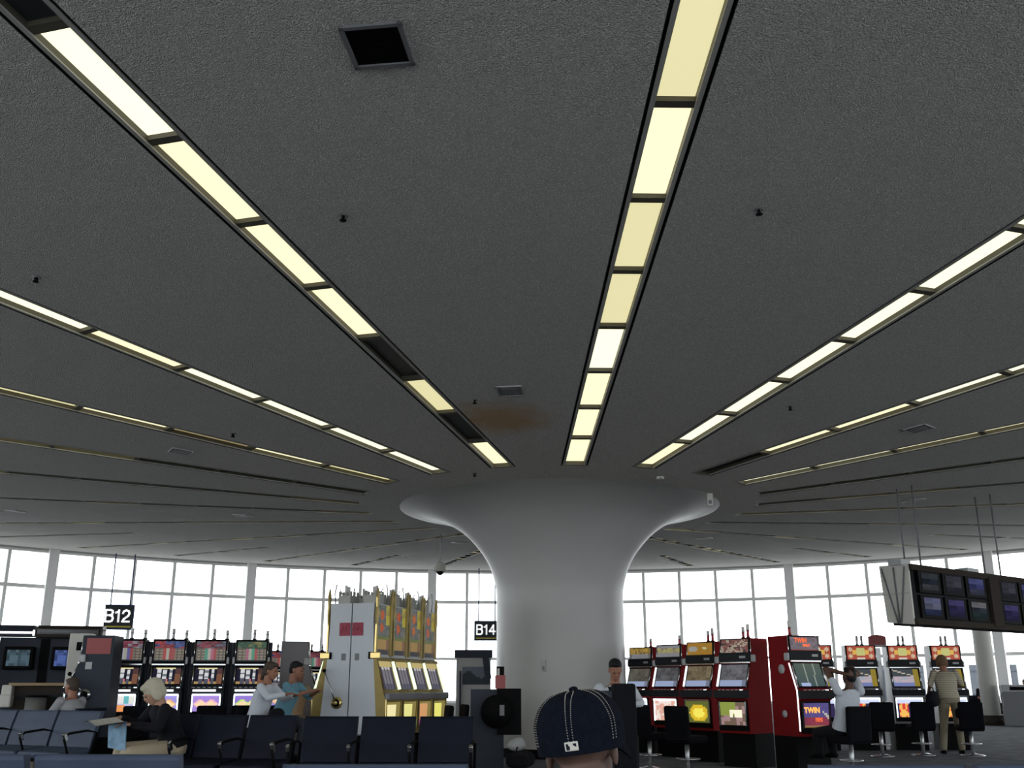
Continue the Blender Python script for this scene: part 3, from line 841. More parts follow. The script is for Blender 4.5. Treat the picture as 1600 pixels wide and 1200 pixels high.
RA = [dict(top=gold_top, screen=vid((.16, .15, .12), 1), belly=belly_white, sidelight=True, tm='artlow'), dict(top=silver_top, screen=vid((.15, .15, .16), 2), belly=belly_pink, sidelight=True, tm='artlow'),
      dict(top=lamp_top, screen=vid((.25, .20, .12), 3), belly=belly_yellow, fm='chrome', sidelight=True, tm='artlow'), dict(top=face_top, screen=vid((.2, .2, .22), 4), belly=belly_script, fm='chrome', sidelight=True, tm='artlow', topbar=False)]
RL = ['red sided slot machine next to the column with a pale lit belly glass', 'red sided slot machine with a pink and white belly glass', 'red sided slot machine with a glowing yellow belly glass', 'red sided slot machine with bright yellow script on its belly glass']
for k in range(4):
    slot_machine(RL[k], (*RR[k], 0), R_(-48), 'red', 'video', RA[k], GR, candles=((.05, .16), (.14, .20)) if k > 1 else ((.12, .14),))
def fire(u, v):
    g = hsh(int(u * 10), int(v * 8), 11)
    if v < .08: return (.35, .05, .03)
    return (.16 + .12 * g, .13 + .08 * g, .16 + .1 * g)
def fire2(u, v):
    d = math.hypot(u - .55, v - .1)
    if .50 < d < .58 and u > .72: return (.95, .88, .75)
    if v < .12: return (.55, .32, .12)
    g = hsh(int(u * 9), int(v * 8), 12)
    if v < .4: return (.35 + .2 * g, .06, .12)
    return (.16, .10 + .05 * g, .38 + .12 * g)
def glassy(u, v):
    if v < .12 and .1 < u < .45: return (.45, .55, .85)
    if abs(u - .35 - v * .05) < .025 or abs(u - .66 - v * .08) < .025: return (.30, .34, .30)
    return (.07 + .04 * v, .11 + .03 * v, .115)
M['fire'] = mat('flame_lettering', (.9, .35, .05), .5, emit=(1.0, .45, .08), estr=.9)
M['firered'] = mat('flame_red_lettering', (.7, .12, .05), .5, emit=(.9, .16, .04), estr=.6)
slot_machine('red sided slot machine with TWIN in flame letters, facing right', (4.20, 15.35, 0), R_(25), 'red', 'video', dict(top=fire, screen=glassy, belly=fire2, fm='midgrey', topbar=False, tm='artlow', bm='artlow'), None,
             candles=((-.10, .2),), discs=True, text=[('TWIN', .085, -.06, 1.80, 'top', 'firered'), ('FIRE', .075, .04, 1.72, 'top', 'firered'), ('TWIN', .105, -.08, .83, 'belly', 'fire'), ('FIRE', .07, .03, .70, 'belly', 'firered')])

def hot_top(u, v):
    for a, b in ((.12, .25), (.12, .75), (.88, .25), (.88, .75)):
        if (u - a) ** 2 + ((v - b) * .45) ** 2 < .006: return (.85, .62, .42)
    if .34 < u < .66 and .25 < v < .85: return (.80, .78, .28)
    if abs(v - .55) < .16 and .18 < u < .82: return (1.0, .62, .12)
    if v < .16 and .35 < u < .65: return (.9, .8, .7)
    return (.60, .10, .05)
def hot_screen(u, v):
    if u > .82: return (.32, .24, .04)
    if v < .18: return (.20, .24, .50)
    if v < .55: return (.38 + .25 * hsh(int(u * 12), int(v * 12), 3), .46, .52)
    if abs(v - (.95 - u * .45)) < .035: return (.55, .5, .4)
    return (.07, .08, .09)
def hot_belly(u, v):
    if v > .72: return (.70, .75, 1.0)
    if .08 < u < .42: return (1.0, .55, .12) if hsh(int(u * 14), int(v * 9), 8) > .35 else (.75, .06, .05)
    return (.03, .02, .08)
TA = dict(top=hot_top, screen=hot_screen, belly=hot_belly, tm='artmid')
GT = 'grey slot machines with orange and yellow top glass behind the stools'
TL = ['slot machine with orange top glass, half hidden behind the TWIN machine', 'slot machine with orange top glass behind the man in white leaning back', 'slot machine with orange top glass under the small red sign', 'slot machine with orange top glass behind the standing person']
for k in range(4):
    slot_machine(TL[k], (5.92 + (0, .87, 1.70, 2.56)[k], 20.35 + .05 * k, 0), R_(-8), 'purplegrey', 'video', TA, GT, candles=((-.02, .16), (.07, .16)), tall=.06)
def red_plate():
    t = thing('small_sign', 'small plain red sign standing between two orange topped slot machines', 'sign', (7.20, 20.5, 1.94))
    mb = MB(); mb.xprism([(-.17, 0), (.17, 0), (.17, .16), (.10, .18), (0, .20), (-.10, .18), (-.17, .16)], -.02, .02, 'pink'); mb.obj('plate', t)
    mb = MB(); mb.box((0, 0, -.02), (.30, .10, .04), 'lightgrey'); mb.obj('foot', t)
    mb = MB(); mb.box((0, .1, -1.0), (.09, .2, 1.88), 'alu'); mb.obj('post', t)
red_plate()

# ---------------------------------------------------------------- the tall castle machines
def castle_top(seed):
    def fn(u, v):
        e = abs(u - .5)
        if v > .80 and e > .5 - (1 - v) * 1.6: return (.45, .38, .12)
        if v > .36:
            for a, b, r in ((.42, .80, .085), (.40, .54, .09)):
                if ((u - a) * .62) ** 2 + ((v - b) * .9) ** 2 < r * r: return (.72, .13 + .1 * hsh(seed, a), .06)
            if u > .74 and v > .6: return (.65, .55, .10)
            g = hsh(int(u * 7), int(v * 18), seed)
            return (.12 + .15 * g, .15 + .12 * g, .16 + .10 * g)
        if v > .30: return (.22, .26, .10)
        if v > .10: return (.55, .36, .14) if u < .8 else (.3, .16, .12)
        return (.08, .08, .10)
    return fn
def castle_reels(u, v):
    if v > .84: return (.60, .48, .2)
    for k in range(3):
        a = .12 + k * .26
        if a < u < a + .19: return (.62, .58, .55) if (v > .66) else ((.22, .21, .24) if v > .2 else (.12, .12, .16))
    return (.08, .07, .09)
def castle_belly(c, c2):
    def fn(u, v):
        if v < .22: return c2 if u < .5 else (.1, .3, .5)
        if u < .66 and v < .9: return c
        return (.25, .2, .06)
    return fn
def castle_machine(label, loc, rz, k, end=False, mirror=1, group='tall castle slot machines back to back'):
    t = thing('castle_slot_machine', label, 'slot machine', loc, rz, group)
    w = .285
    side = 'white' if end else 'goldpaint'
    mb = MB(); mb.box((0, -.25, .25), (2 * w, .42, .5), 'black'); mb.obj('stand', t)
    prof = [(0, .48), (0, 2.36), (-.35, 2.36), (-.345, 2.1), (-.365, 1.62), (-.37, 1.56), (-.46, .48)]
    mb = MB(); mb.prism(prof, -w, w, 'white'); cab = mb.obj('cabinet', t)
    mb = MB(); mb.prism([(-.365, 1.58), (-.46, .48), (-.56, .48), (-.58, .98), (-.54, 1.08), (-.42, 1.56)], -w, w, 'goldpaint'); mb.obj('gold_front', t)
    mb = MB(); mb.art((-w + .05, -.572, .60), (2 * w - .10, 0, 0), (0, -.016, .34), castle_belly(((.95, .85, .45), (.85, .80, .30), (.7, .35, .15), (.9, .85, .2))[k % 4], (.45, .05, .3)), 10, 10, 'art'); mb.obj('belly_glass', t)
    mb = MB(); mb.box((-w + .02, -.59, .77), (.03, .02, .42), 'gold'); mb.box((w - .02, -.59, .77), (.03, .02, .42), 'gold'); mb.box((0, -.60, 1.02), (2 * w, .08, .10), 'purplegrey', bev=.02); mb.obj('trim', t)
    p0 = Vector((-w + .04, -.552, 1.12)); p2 = Vector((-w + .04, -.43, 1.52))
    mb = MB(); mb.art(p0, (2 * w - .16, 0, 0), p2 - p0, castle_reels, 16, 10, 'artscreen'); mb.obj('reel_window', t)
    mb = MB(); mb.tube([(w - .06, -.575, 1.12), (w - .06, -.445, 1.52)], .026, 'glowgreen', 6); mb.obj('side_light', t)
    mb = MB(); mb.art((-w + .06, -.372, 1.62), (2 * w - .12, 0, 0), (0, .0, .72), castle_top(k + 1), 14, 30, 'artlow'); mb.obj('top_glass', t)
    # gold flame ornaments climbing the front edges
    for s in (-1, 1):
        mb = MB(); x = s * (w - .03)
        mb.xprism([(x - .028, 1.60), (x + .028, 1.60), (x + .022, 2.05), (x + .045, 2.2), (x + .03, 2.34), (x + .05, 2.46), (x + .005, 2.58), (x - .03, 2.44), (x - .02, 2.3), (x - .045, 2.18), (x - .022, 2.05)], -.40, -.375, 'gold')
        mb.obj('flame_ornament', t)
    # turret with battlements
    mb = MB(); mb.box((0, -.20, 2.42), (.30, .20, .14), 'castle')
    for xx in (-.12, 0, .12): mb.box((xx, -.29, 2.52), (.06, .02, .07), 'castle'); mb.box((xx, -.11, 2.52), (.06, .02, .07), 'castle')
    mb.cyl((.02, -.2, 2.49), .03, .14, 'candle_w', 12); mb.cyl((.10, -.2, 2.49), .022, .16, 'candle_w', 12)
    tu = mb.obj('turret', t)
    mb = MB(); mb.tube([(-.14, -.35, 2.36), (-.13, -.36, 2.50), (-.02, -.37, 2.60)], .008, 'alu', 6); mb.tube([(.14, -.35, 2.36), (.15, -.36, 2.52), (.09, -.37, 2.66)], .010, 'alu', 6); mb.obj('scroll_ornament', t)
    if end:
        sx_ = mirror * (w + .004)
        mb = MB()
        if mirror > 0: mb.T = None
        mb.box((sx_, -.095, 1.98), (.006, .18, .19), 'redposter')
        mb.tube([(sx_ + mirror * .004, -.16, 1.93), (sx_ + mirror * .004, -.12, 2.03), (sx_ + mirror * .004, -.09, 1.96), (sx_ + mirror * .004, -.05, 2.05), (sx_ + mirror * .004, -.02, 1.95)], .006, 'pink', 5)
        mb.obj('side_sticker', t)
        mb = MB(); mb.box((sx_, -.40, 1.60), (.05, .16, .09), 'gold', bev=.01); mb.box((sx_, -.31, 1.60), (.06, .025, .10), 'black'); mb.obj('hinge_clamp', t)
        mb = MB(); mb.box((sx_, -.10, 1.58), (.006, .07, .10), 'grey'); mb.obj('side_vent', t)
        if mirror > 0:
            mb = MB(); mb.T = Matrix.Translation((sx_ + .01, -.17, .93)) @ Matrix.Rotation(PI / 2, 4, 'Y'); mb.cyl((0, 0, -.01), .085, .03, 'gold', 24); mb.cyl((0, 0, .02), .055, .01, 'black', 20); mb.cyl((0, 0, .03), .03, .03, 'gold', 16); mb.T = None
            mb.tube([(sx_ + .05, -.17, .93), (sx_ + .06, -.36, 1.36)], .009, 'chrome', 8); mb.ell((sx_ + .06, -.375, 1.385), (.028, .028, .028), 'black', 12); mb.obj('lever', t)
    return t
BR = R_(-18); BX, BY = -2.40, 15.45
def bank(x, y):
    v = rotz(BR) @ Vector((x, y, 0)); return (BX + v.x, BY + v.y, 0)
cl = ['first tall castle slot machine, nearest, facing right with its white side showing', 'second tall castle slot machine from the white end, facing right', 'third tall castle slot machine from the white end, facing right', 'last tall castle slot machine facing right, nearest the column']
for k in range(4): castle_machine(cl[k], bank(.01, .3 + .6 * k), BR + PI / 2, k, end=(k == 0), mirror=-1)
cl2 = ['tall castle slot machine with the brass lever, facing left toward the woman in white', 'tall castle slot machine facing left, in front of the man in light blue']
for k in range(2): castle_machine(cl2[k], bank(-.01, .3 + .6 * k), BR - PI / 2, k + 2, end=(k == 0), mirror=1)

# ---------------------------------------------------------------- stools and seating
def stool(label, x, y, rz, group=None, back=.90, sh=.46):
    t = thing('gaming_stool', label, 'stool', (x, y, 0), rz, group)
    mb = MB(); mb.lathe([(0, .0), (.20, 0), (.20, .015), (.12, .03), (.04, .05), (0, .05)], 'chrome', 24); mb.obj('base', t)
    mb = MB(); mb.cyl((0, 0, .04), .032, sh - .08, 'alu', 16); mb.obj('post', t)
    mb = MB(); n = 20
    mb.tube([(.16 * math.cos(2 * PI * k / n), -.02 + .16 * math.sin(2 * PI * k / n), .20) for k in range(n)], .010, 'chrome', 6, True)
    mb.tube([(-.16, -.02, .20), (.16, -.02, .20)], .008, 'chrome', 6); mb.obj('foot_ring', t)
    mb = MB(); mb.box((0, -.02, sh), (.42, .40, .10), 'blackfab', bev=.035); mb.obj('seat', t)
    mb = MB(); mb.box((0, .19, (.44 + back) / 2), (.41, .07, back - .44), 'blackfab', rx=R_(-4), bev=.03); mb.obj('backrest', t)
    return t
GST = 'black backed gaming stools at the slot machines'
for lab, x, y, rz in (('black stool in front of the second red sided machine, left of its twin', 2.02, 15.7, R_(130)), ('black stool in front of the yellow lit red machine', 2.42, 14.8, R_(132)), ('black stool behind the navy cap, nearest the column', 1.55, 16.3, R_(128)),
                      ('black stool carrying the man in white who leans back', 4.58, 14.47, R_(205)), ('black stool between the leaning man and the orange topped machines', 6.38, 18.45, R_(176)),
                      ('black stool left of the standing person', 7.20, 18.75, R_(176)), ('black stool right of the standing person', 8.0, 18.6, R_(170)),
                      ('black stool behind the white haired reader', -5.35, 15.25, R_(191)), ('black stool in front of the third reel machine', -4.35, 15.4, R_(191)), ('black stool behind the woman in white', -3.9, 15.55, R_(191)),
                      
                      ('black stool facing the castle machines, nearest the seats', -1.10, 15.2, R_(-75)), ('black stool facing the castle machines, in the middle', -.92, 16.15, R_(-75)), ('black stool facing the castle machines, nearest the column', -.72, 17.1, R_(-75)),
                      ('black stool under the woman in white', -3.48, 14.52, R_(72)), ('black stool under the man in light blue', -3.30, 15.22, R_(76))):
    # the rotation gives where the sitter faces
    stool(lab, x, y, rz, GST, sh=.58 if 'under the' in lab else .46)

def bench(label, x, y, rz, n, vinyl='navy', pitch=.56, group=None, arms=None, name='bench_seating'):
    """beam mounted seats; origin under the middle of the beam; people face -Y"""
    t = thing(name, label, 'seating', (x, y, 0), rz, group)
    Lh = n * pitch / 2
    mb = MB(); mb.box((0, .02, .33), (2 * Lh, .07, .06), 'black'); mb.obj('beam', t)
    for s in (-1, 1):
        lx = s * (Lh - .28)
        mb = MB(); mb.box((lx, .02, .17), (.05, .05, .30), 'alu'); mb.box((lx, .0, .02), (.06, .58, .035), 'alu', bev=.01); mb.obj('leg', t)
    for k in range(n):
        cx = -Lh + pitch * (k + .5); w = pitch - .045
        mb = MB(); mb.box((cx, -.06, .42), (w, .47, .075), vinyl, rx=R_(5), bev=.03); mb.obj('seat', t)
        # back: gently curved padded panel
        mb = MB(); m_ = 8; vs = []; fs = []
        prof = [(.15, .44), (.175, .55), (.215, .70), (.275, .88)]
        P = []
        for (yy, zz) in prof: P.append((yy, zz))
        front = [(a - .028, b) for a, b in P]; backp = [(a + .028, b) for a, b in P][::-1]
        mb.prism(front + backp, cx - w / 2, cx + w / 2, vinyl)
        o = mb.obj('backrest', t)
        bv = o.modifiers.new('round', 'BEVEL'); bv.width = .024; bv.segments = 3; bv.limit_method = 'ANGLE'; bv.angle_limit = R_(40)
    for k in range(n + 1):
        ax = -Lh + pitch * k
        mb = MB(); mb.tube([(ax, .12, .36), (ax, .20, .64), (ax, .05, .665), (ax, -.20, .64), (ax, -.26, .58), (ax, -.18, .40), (ax, .0, .35)], .014, 'black', 8)
        mb.obj('armrest', t)
        mb = MB(); mb.box((ax, -.245, .60), (.038, .05, .10), 'chrome', rx=R_(25), bev=.012); mb.obj('arm_cap', t)
    return t
bench('navy row of three airport seats facing the camera, in front of the castle machines', -1.20, 10.0, R_(-3), 3, group='navy beam mounted airport seats')
bench('navy row of three airport seats with the white haired reader on it', -3.02, 10.65, R_(-16), 3, group='navy beam mounted airport seats')
bench('blue grey row of airport seats at the left edge, turned to the left', -6.02, 13.0, R_(-28), 3, 'litvinyl', .76, 'navy beam mounted airport seats')
bench('window lit blue seat backs at the bottom left corner, nearest the camera', -2.35, 4.82, R_(178), 3, 'litvinyl', .66, 'nearest airport seats along the bottom')
bench('window lit blue seat back tops along the bottom, left of the navy cap', -.50, 4.22, R_(180), 1, 'litvinyl', .72, 'nearest airport seats along the bottom')
bench('window lit blue seat back tops along the bottom right', 1.95, 4.18, R_(181), 3, 'litvinyl', .60, 'nearest airport seats along the bottom')
bench('navy airport seats carrying the man in the navy cap', .20, 2.44, R_(180), 2, 'navy', .60, None)

# ---------------------------------------------------------------- left gate counter
def gate_counter():
    t = thing('gate_kiosk', 'dark gate kiosk wall with two monitors and canopy lights at far left', 'kiosk', (-8.55, 19.1, 0), R_(14))
    mb = MB(); mb.box((0, 0, 1.15), (1.55, .12, 1.75), 'slate'); mb.box((0, -.065, 1.55), (.16, .02, .9), 'black'); mb.obj('back_panel', t)
    for s, sc in ((-1, (.05, .08, .10)), (1, (.05, .08, .22))):
        mb = MB(); mb.box((s * .40, -.14, 1.66), (.50, .18, .40), 'black', bev=.02); mo = mb.obj('monitor', t)
        mb = MB(); mb.art((s * .40 - .19, -.235, 1.52), (.38, 0, 0), (0, 0, .28), lambda u, v, sc=sc: tuple(min(1, q * (.7 + 1.2 * hsh(int(u * 6), int(v * 5), 2))) for q in sc), 8, 6, 'artscreen'); mb.obj('screen', mo)
    mb = MB(); mb.tube([(-1.0, -.25, 2.10), (-.18, -.25, 2.10)], .055, 'tube', 12); mb.obj('lit_tube', t)
    mb = MB(); mb.prism([(-.3, 2.04), (-.3, 2.14), (-.1, 2.24), (.2, 2.22), (.2, 2.04)], -.95, -.20, 'slate'); mb.prism([(-.3, 2.02), (-.3, 2.14), (-.1, 2.24), (.2, 2.22), (.2, 2.02)], -.15, .95, 'brown')
    mb.tube([(-.12, -.30, 2.12), (.92, -.30, 2.12)], .05, 'grey', 12); mb.obj('canopy', t)
    mb = MB(); mb.box((-1.06, -.1, 1.1), (.34, .5, 1.9), 'offwhite'); mb.obj('side_panel', t)
    mb = MB(); mb.box((.88, -.03, 1.25), (.10, .1, 1.7), 'offwhite'); mb.obj('end_post', t)
gate_counter()
def counter():
    t = thing('gate_counter', 'brown fronted gate counter with a tan top, left of the reel machines', 'counter', (-7.75, 17.6, 0), R_(10))
    mb = MB(); mb.box((0, 0, 1.20), (1.15, .4, .05), 'tan', bev=.01); mb.obj('top', t)
    mb = MB(); mb.box((0, .05, .60), (1.05, .3, 1.16), 'brown'); mb.box((0, -.11, 1.0), (1.05, .02, .1), 'midgrey'); mb.obj('front', t)
    mb = MB(); mb.box((-.58, -.1, 1.06), (.16, .30, .26), 'offwhite', bev=.02); mb.box((-.60, -.22, .94), (.24, .2, .20), 'offwhite', bev=.02); mb.obj('white_box', t)
    mb = MB(); mb.cyl((-.08, -.35, .0), .16, 1.0, 'alu', 20); mb.cyl((-.08, -.35, 1.0), .17, .03, 'black', 20); mb.obj('metal_drum', t)
counter()
t = thing('kiosk_panel', 'tall pale beige machine back panel left of the pink stickered slot machine', 'panel', (-6.92, 16.75, 0), R_(12))
mb = MB(); mb.box((0, 0, .99), (.34, .3, 1.98), 'offwhite', bev=.01); mb.obj('body', t)
mb = MB(); mb.box((.05, -.16, 1.78), (.20, .02, .13), 'black'); mb.obj('slot_plate', t)

# ---------------------------------------------------------------- things around the column foot
t = thing('gate_podium', 'black and slate podium standing at the left front of the column', 'podium', (-.22, 16.1, 0), R_(2))
mb = MB(); mb.box((-.16, .12, .56), (.50, .5, 1.12), 'slate'); mb.obj('body', t)
mb = MB(); mb.box((.17, -.02, .80), (.36, .44, .66), 'black'); mb.obj('front_box', t)
mb = MB(); mb.T = Matrix.Translation((-.02, -.26, .80)) @ Matrix.Rotation(PI / 2, 4, 'X'); mb.cyl((0, 0, -.02), .24, .06, 'black', 28); mb.T = None; mb.box((.06, -.31, .82), (.07, .02, .15), 'grey'); mb.obj('round_dial', t)
t = thing('leaflet_stand', 'small red and white leaflet stand on the podium by the column', 'stand', (-.18, 16.15, 1.125), R_(2))
mb = MB(); mb.box((0, 0, .10), (.15, .08, .20), 'pink', rz=.1); mb.obj('holder', t)
mb = MB(); mb.box((.0, .0, .26), (.12, .04, .14), 'black'); mb.box((-.03, -.025, .25), (.035, .01, .10), 'offwhite'); mb.obj('display_card', t)
def bag(name, label, cat, loc, r, m, seed, handle=True):
    t = thing(name, label, cat, loc, seed)
    mb = MB(); mb.ell((0, 0, r[2]), r, m, 28)
    for i, v in enumerate(mb.v):
        k = 1 + .10 * math.sin(v.x * 23 + seed) * math.cos(v.y * 19) + .06 * math.sin(v.z * 31 + seed)
        mb.v[i] = Vector((v.x * k, v.y * k, max(0.0, v.z * (1 + .05 * math.sin(v.x * 17)))))
    mb.obj('body', t)
    if handle:
        mb = MB(); mb.tube([(-r[0] * .4, 0, r[2] * 1.8), (-r[0] * .3, 0, r[2] * 2.4), (r[0] * .3, 0, r[2] * 2.4), (r[0] * .4, 0, r[2] * 1.8)], .012, m, 6); mb.obj('handle', t)
    return t
bag('plastic_bag', 'crumpled white plastic bag under the black podium box', 'bag', (.06, 15.82, .24), (.15, .11, .10), 'lightgrey', .3, False)
bag('duffel_bag', 'low black duffel bag on the floor at the column foot', 'bag', (.12, 15.8, 0), (.34, .18, .125), 'cloth_black', 1.1, True)

def poster_board():
    t = thing('display_board', 'pale grey board with a dark landscape picture left of the column', 'board', (-1.12, 30.5, 0), R_(2))
    mb = MB(); mb.box((0, 0, 1.0), (1.0, .15, 2.0), 'castle'); mb.obj('panel', t)
    mb = MB(); mb.art((-.32, -.085, 1.22), (.80, 0, 0), (0, 0, .50), lambda u, v: (.04, .06, .08) if v < .55 + .2 * math.sin(u * 7) else (.22, .27, .33), 16, 12, 'artoff'); mb.obj('picture', t)
    mb = MB(); mb.box((-.38, -.1, .8), (.05, .05, 1.6), 'slate'); mb.box((.38, -.1, 1.75), (.18, .06, .75), 'slate', ry=R_(-8)); mb.obj('post', t)
    mb = MB(); mb.box((0, -.05, 2.08), (1.1, .25, .22), 'slate'); mb.obj('header', t)
poster_board()

# right hand background
t = thing('round_post', 'slender round white post at far right below the hanging monitors', 'post', (15.02, 33.2, 0))
mb = MB(); mb.lathe([(0, 0), (.27, 0), (.27, 3.3), (.20, 3.45), (0, 3.45)], 'offwhite', 32); mb.obj('shaft', t)
mb = MB(); mb.lathe([(0, .3), (.36, .3), (.36, 0), (0, 0)], 'brown', 32); mb.obj('base', t)
t = thing('litter_bin', 'grey boxy litter bin at the far right edge', 'bin', (15.55, 32.4, 0), R_(-20))
mb = MB(); mb.box((0, 0, .5), (.95, .6, 1.0), 'grey', bev=.03); mb.obj('body', t)
mb = MB(); mb.box((0, 0, 1.10), (.98, .62, .22), 'lightgrey', bev=.03); mb.box((0, -.315, 1.10), (.5, .02, .10), 'black'); mb.obj('lid', t)
bench('far dark airport seats beside the round white post', 16.0, 34.45, R_(-10), 4, 'navy', .6, None)
t = thing('far_building', 'pale building outside the windows at far right', 'building', (62, 120, -4.5), R_(-20))
mb = MB(); mb.box((0, 0, 5), (40, 12, 10), 'terminal'); mb.obj('wall', t)
mb = MB()
for k in range(12): mb.box((-18 + 3.2 * k, -6.05, 5.5), (1.6, .1, 5), 'slate')
mb.obj('window_band', t)
t = thing('parked_van', 'white service van parked outside the windows at far left', 'vehicle', (-32, 78, -4.5), R_(15))
mb = MB(); mb.prism([(-1, .5), (-1, 2.2), (1, 2.2), (1, .5)], -3, 1.6, 'white'); mb.xprism([(1.6, .5), (1.6, 2.2), (2.2, 2.1), (2.8, 1.3), (3.3, 1.2), (3.3, .5)], -1, 1, 'white'); mb.obj('body', t)
for x in (-2, 2.3):
    for y in (-.95, .95):
        mb = MB(); mb.T = Matrix.Translation((x, y, .4)) @ Matrix.Rotation(PI / 2, 4, 'X'); mb.cyl((0, 0, -.12), .4, .24, 'black', 20); mb.T = None; mb.obj('wheel', t)
# ---------------------------------------------------------------- people
V = Vector
def cap_geo(mb, p0, r0, p1, r1, m, n=12):
    """tapered capsule"""
    p0, p1 = V(p0), V(p1)
    mb.ell(p0, (r0,) * 3, m, n); mb.ell(p1, (r1,) * 3, m, n); mb.tube([p0, p1], [r0, r1], m, n)
def loft(mb, pts, lat, m, n=20):
    """closed elliptical loft: pts = [(centre, half width, half depth)], lat = sideways axis"""
    vs = []; K = len(pts)
    for i, (c, a, b) in enumerate(pts):
        c = V(c); q = V(pts[min(i + 1, K - 1)][0]) - V(pts[max(i - 1, 0)][0]); q.normalize()
        l = (V(lat) - q * V(lat).dot(q)).normalized(); w = q.cross(l)
        for k in range(n):
            t = 2 * PI * k / n; vs.append(c + l * a * math.cos(t) + w * b * math.sin(t))
    fs = [(i * n + k, i * n + (k + 1) % n, (i + 1) * n + (k + 1) % n, (i + 1) * n + k) for i in range(K - 1) for k in range(n)]
    fs += [tuple(range(n))[::-1], tuple(range((K - 1) * n, K * n))]
    mb.add(vs, fs, m, smooth=True)
def fuse(mb, name, parent, m, voxel, smooth=3):
    """melt overlapping closed pieces into one continuous skin"""
    tmp = bpy.data.objects.new('tmp_fuse', mb.mesh('tmp_fuse')); COL.objects.link(tmp)
    r = tmp.modifiers.new('r', 'REMESH'); r.mode = 'VOXEL'; r.voxel_size = voxel; r.use_smooth_shade = True
    s = tmp.modifiers.new('s', 'SMOOTH'); s.factor = .5; s.iterations = smooth
    me = bpy.data.meshes.new_from_object(tmp.evaluated_get(bpy.context.evaluated_depsgraph_get())); me.name = name
    old = tmp.data; bpy.data.objects.remove(tmp); bpy.data.meshes.remove(old)
    me.materials.clear(); me.materials.append(M[m])
    for p in me.polygons: p.use_smooth = True; p.material_index = 0
    o = bpy.data.objects.new(name, me); COL.objects.link(o)
    if parent: o.parent = parent
    return o
def hand_geo(mb, wrist, d, nrm, side, curl, m):
    """palm, four fingers of different length bent at the knuckles, and a thumb from the side of the palm"""
    d = V(d).normalized(); nrm = V(nrm); nrm = (nrm - d * nrm.dot(d)).normalized(); lat = d.cross(nrm) * side
    W = V(wrist)
    loft(mb, [(W, .026, .019), (W + d * .035, .036, .016), (W + d * .085, .041, .014), (W + d * .092, .036, .010)], lat, m, 12)
    for k, L in enumerate((.066, .076, .070, .054)):
        b = W + d * .085 + lat * (.030 - .020 * k); c1 = curl * (.8 + .1 * k)
        d1 = (d * math.cos(c1) + nrm * math.sin(c1)); d2 = (d * math.cos(c1 * 2.1) + nrm * math.sin(c1 * 2.1))
        p1 = b + d1 * L * .52; p2 = p1 + d2 * L * .48
        cap_geo(mb, b, .0095, p1, .0085, m, 8); cap_geo(mb, p1, .0085, p2, .007, m, 8)
    t0 = W + d * .03 + lat * .030; t1 = t0 + (d * .6 + lat * .7 + nrm * .3).normalized() * .035; t2 = t1 + (d * .85 + lat * .25 + nrm * .4).normalized() * .030
    cap_geo(mb, t0, .013, t1, .010, m, 8); cap_geo(mb, t1, .010, t2, .008, m, 8)
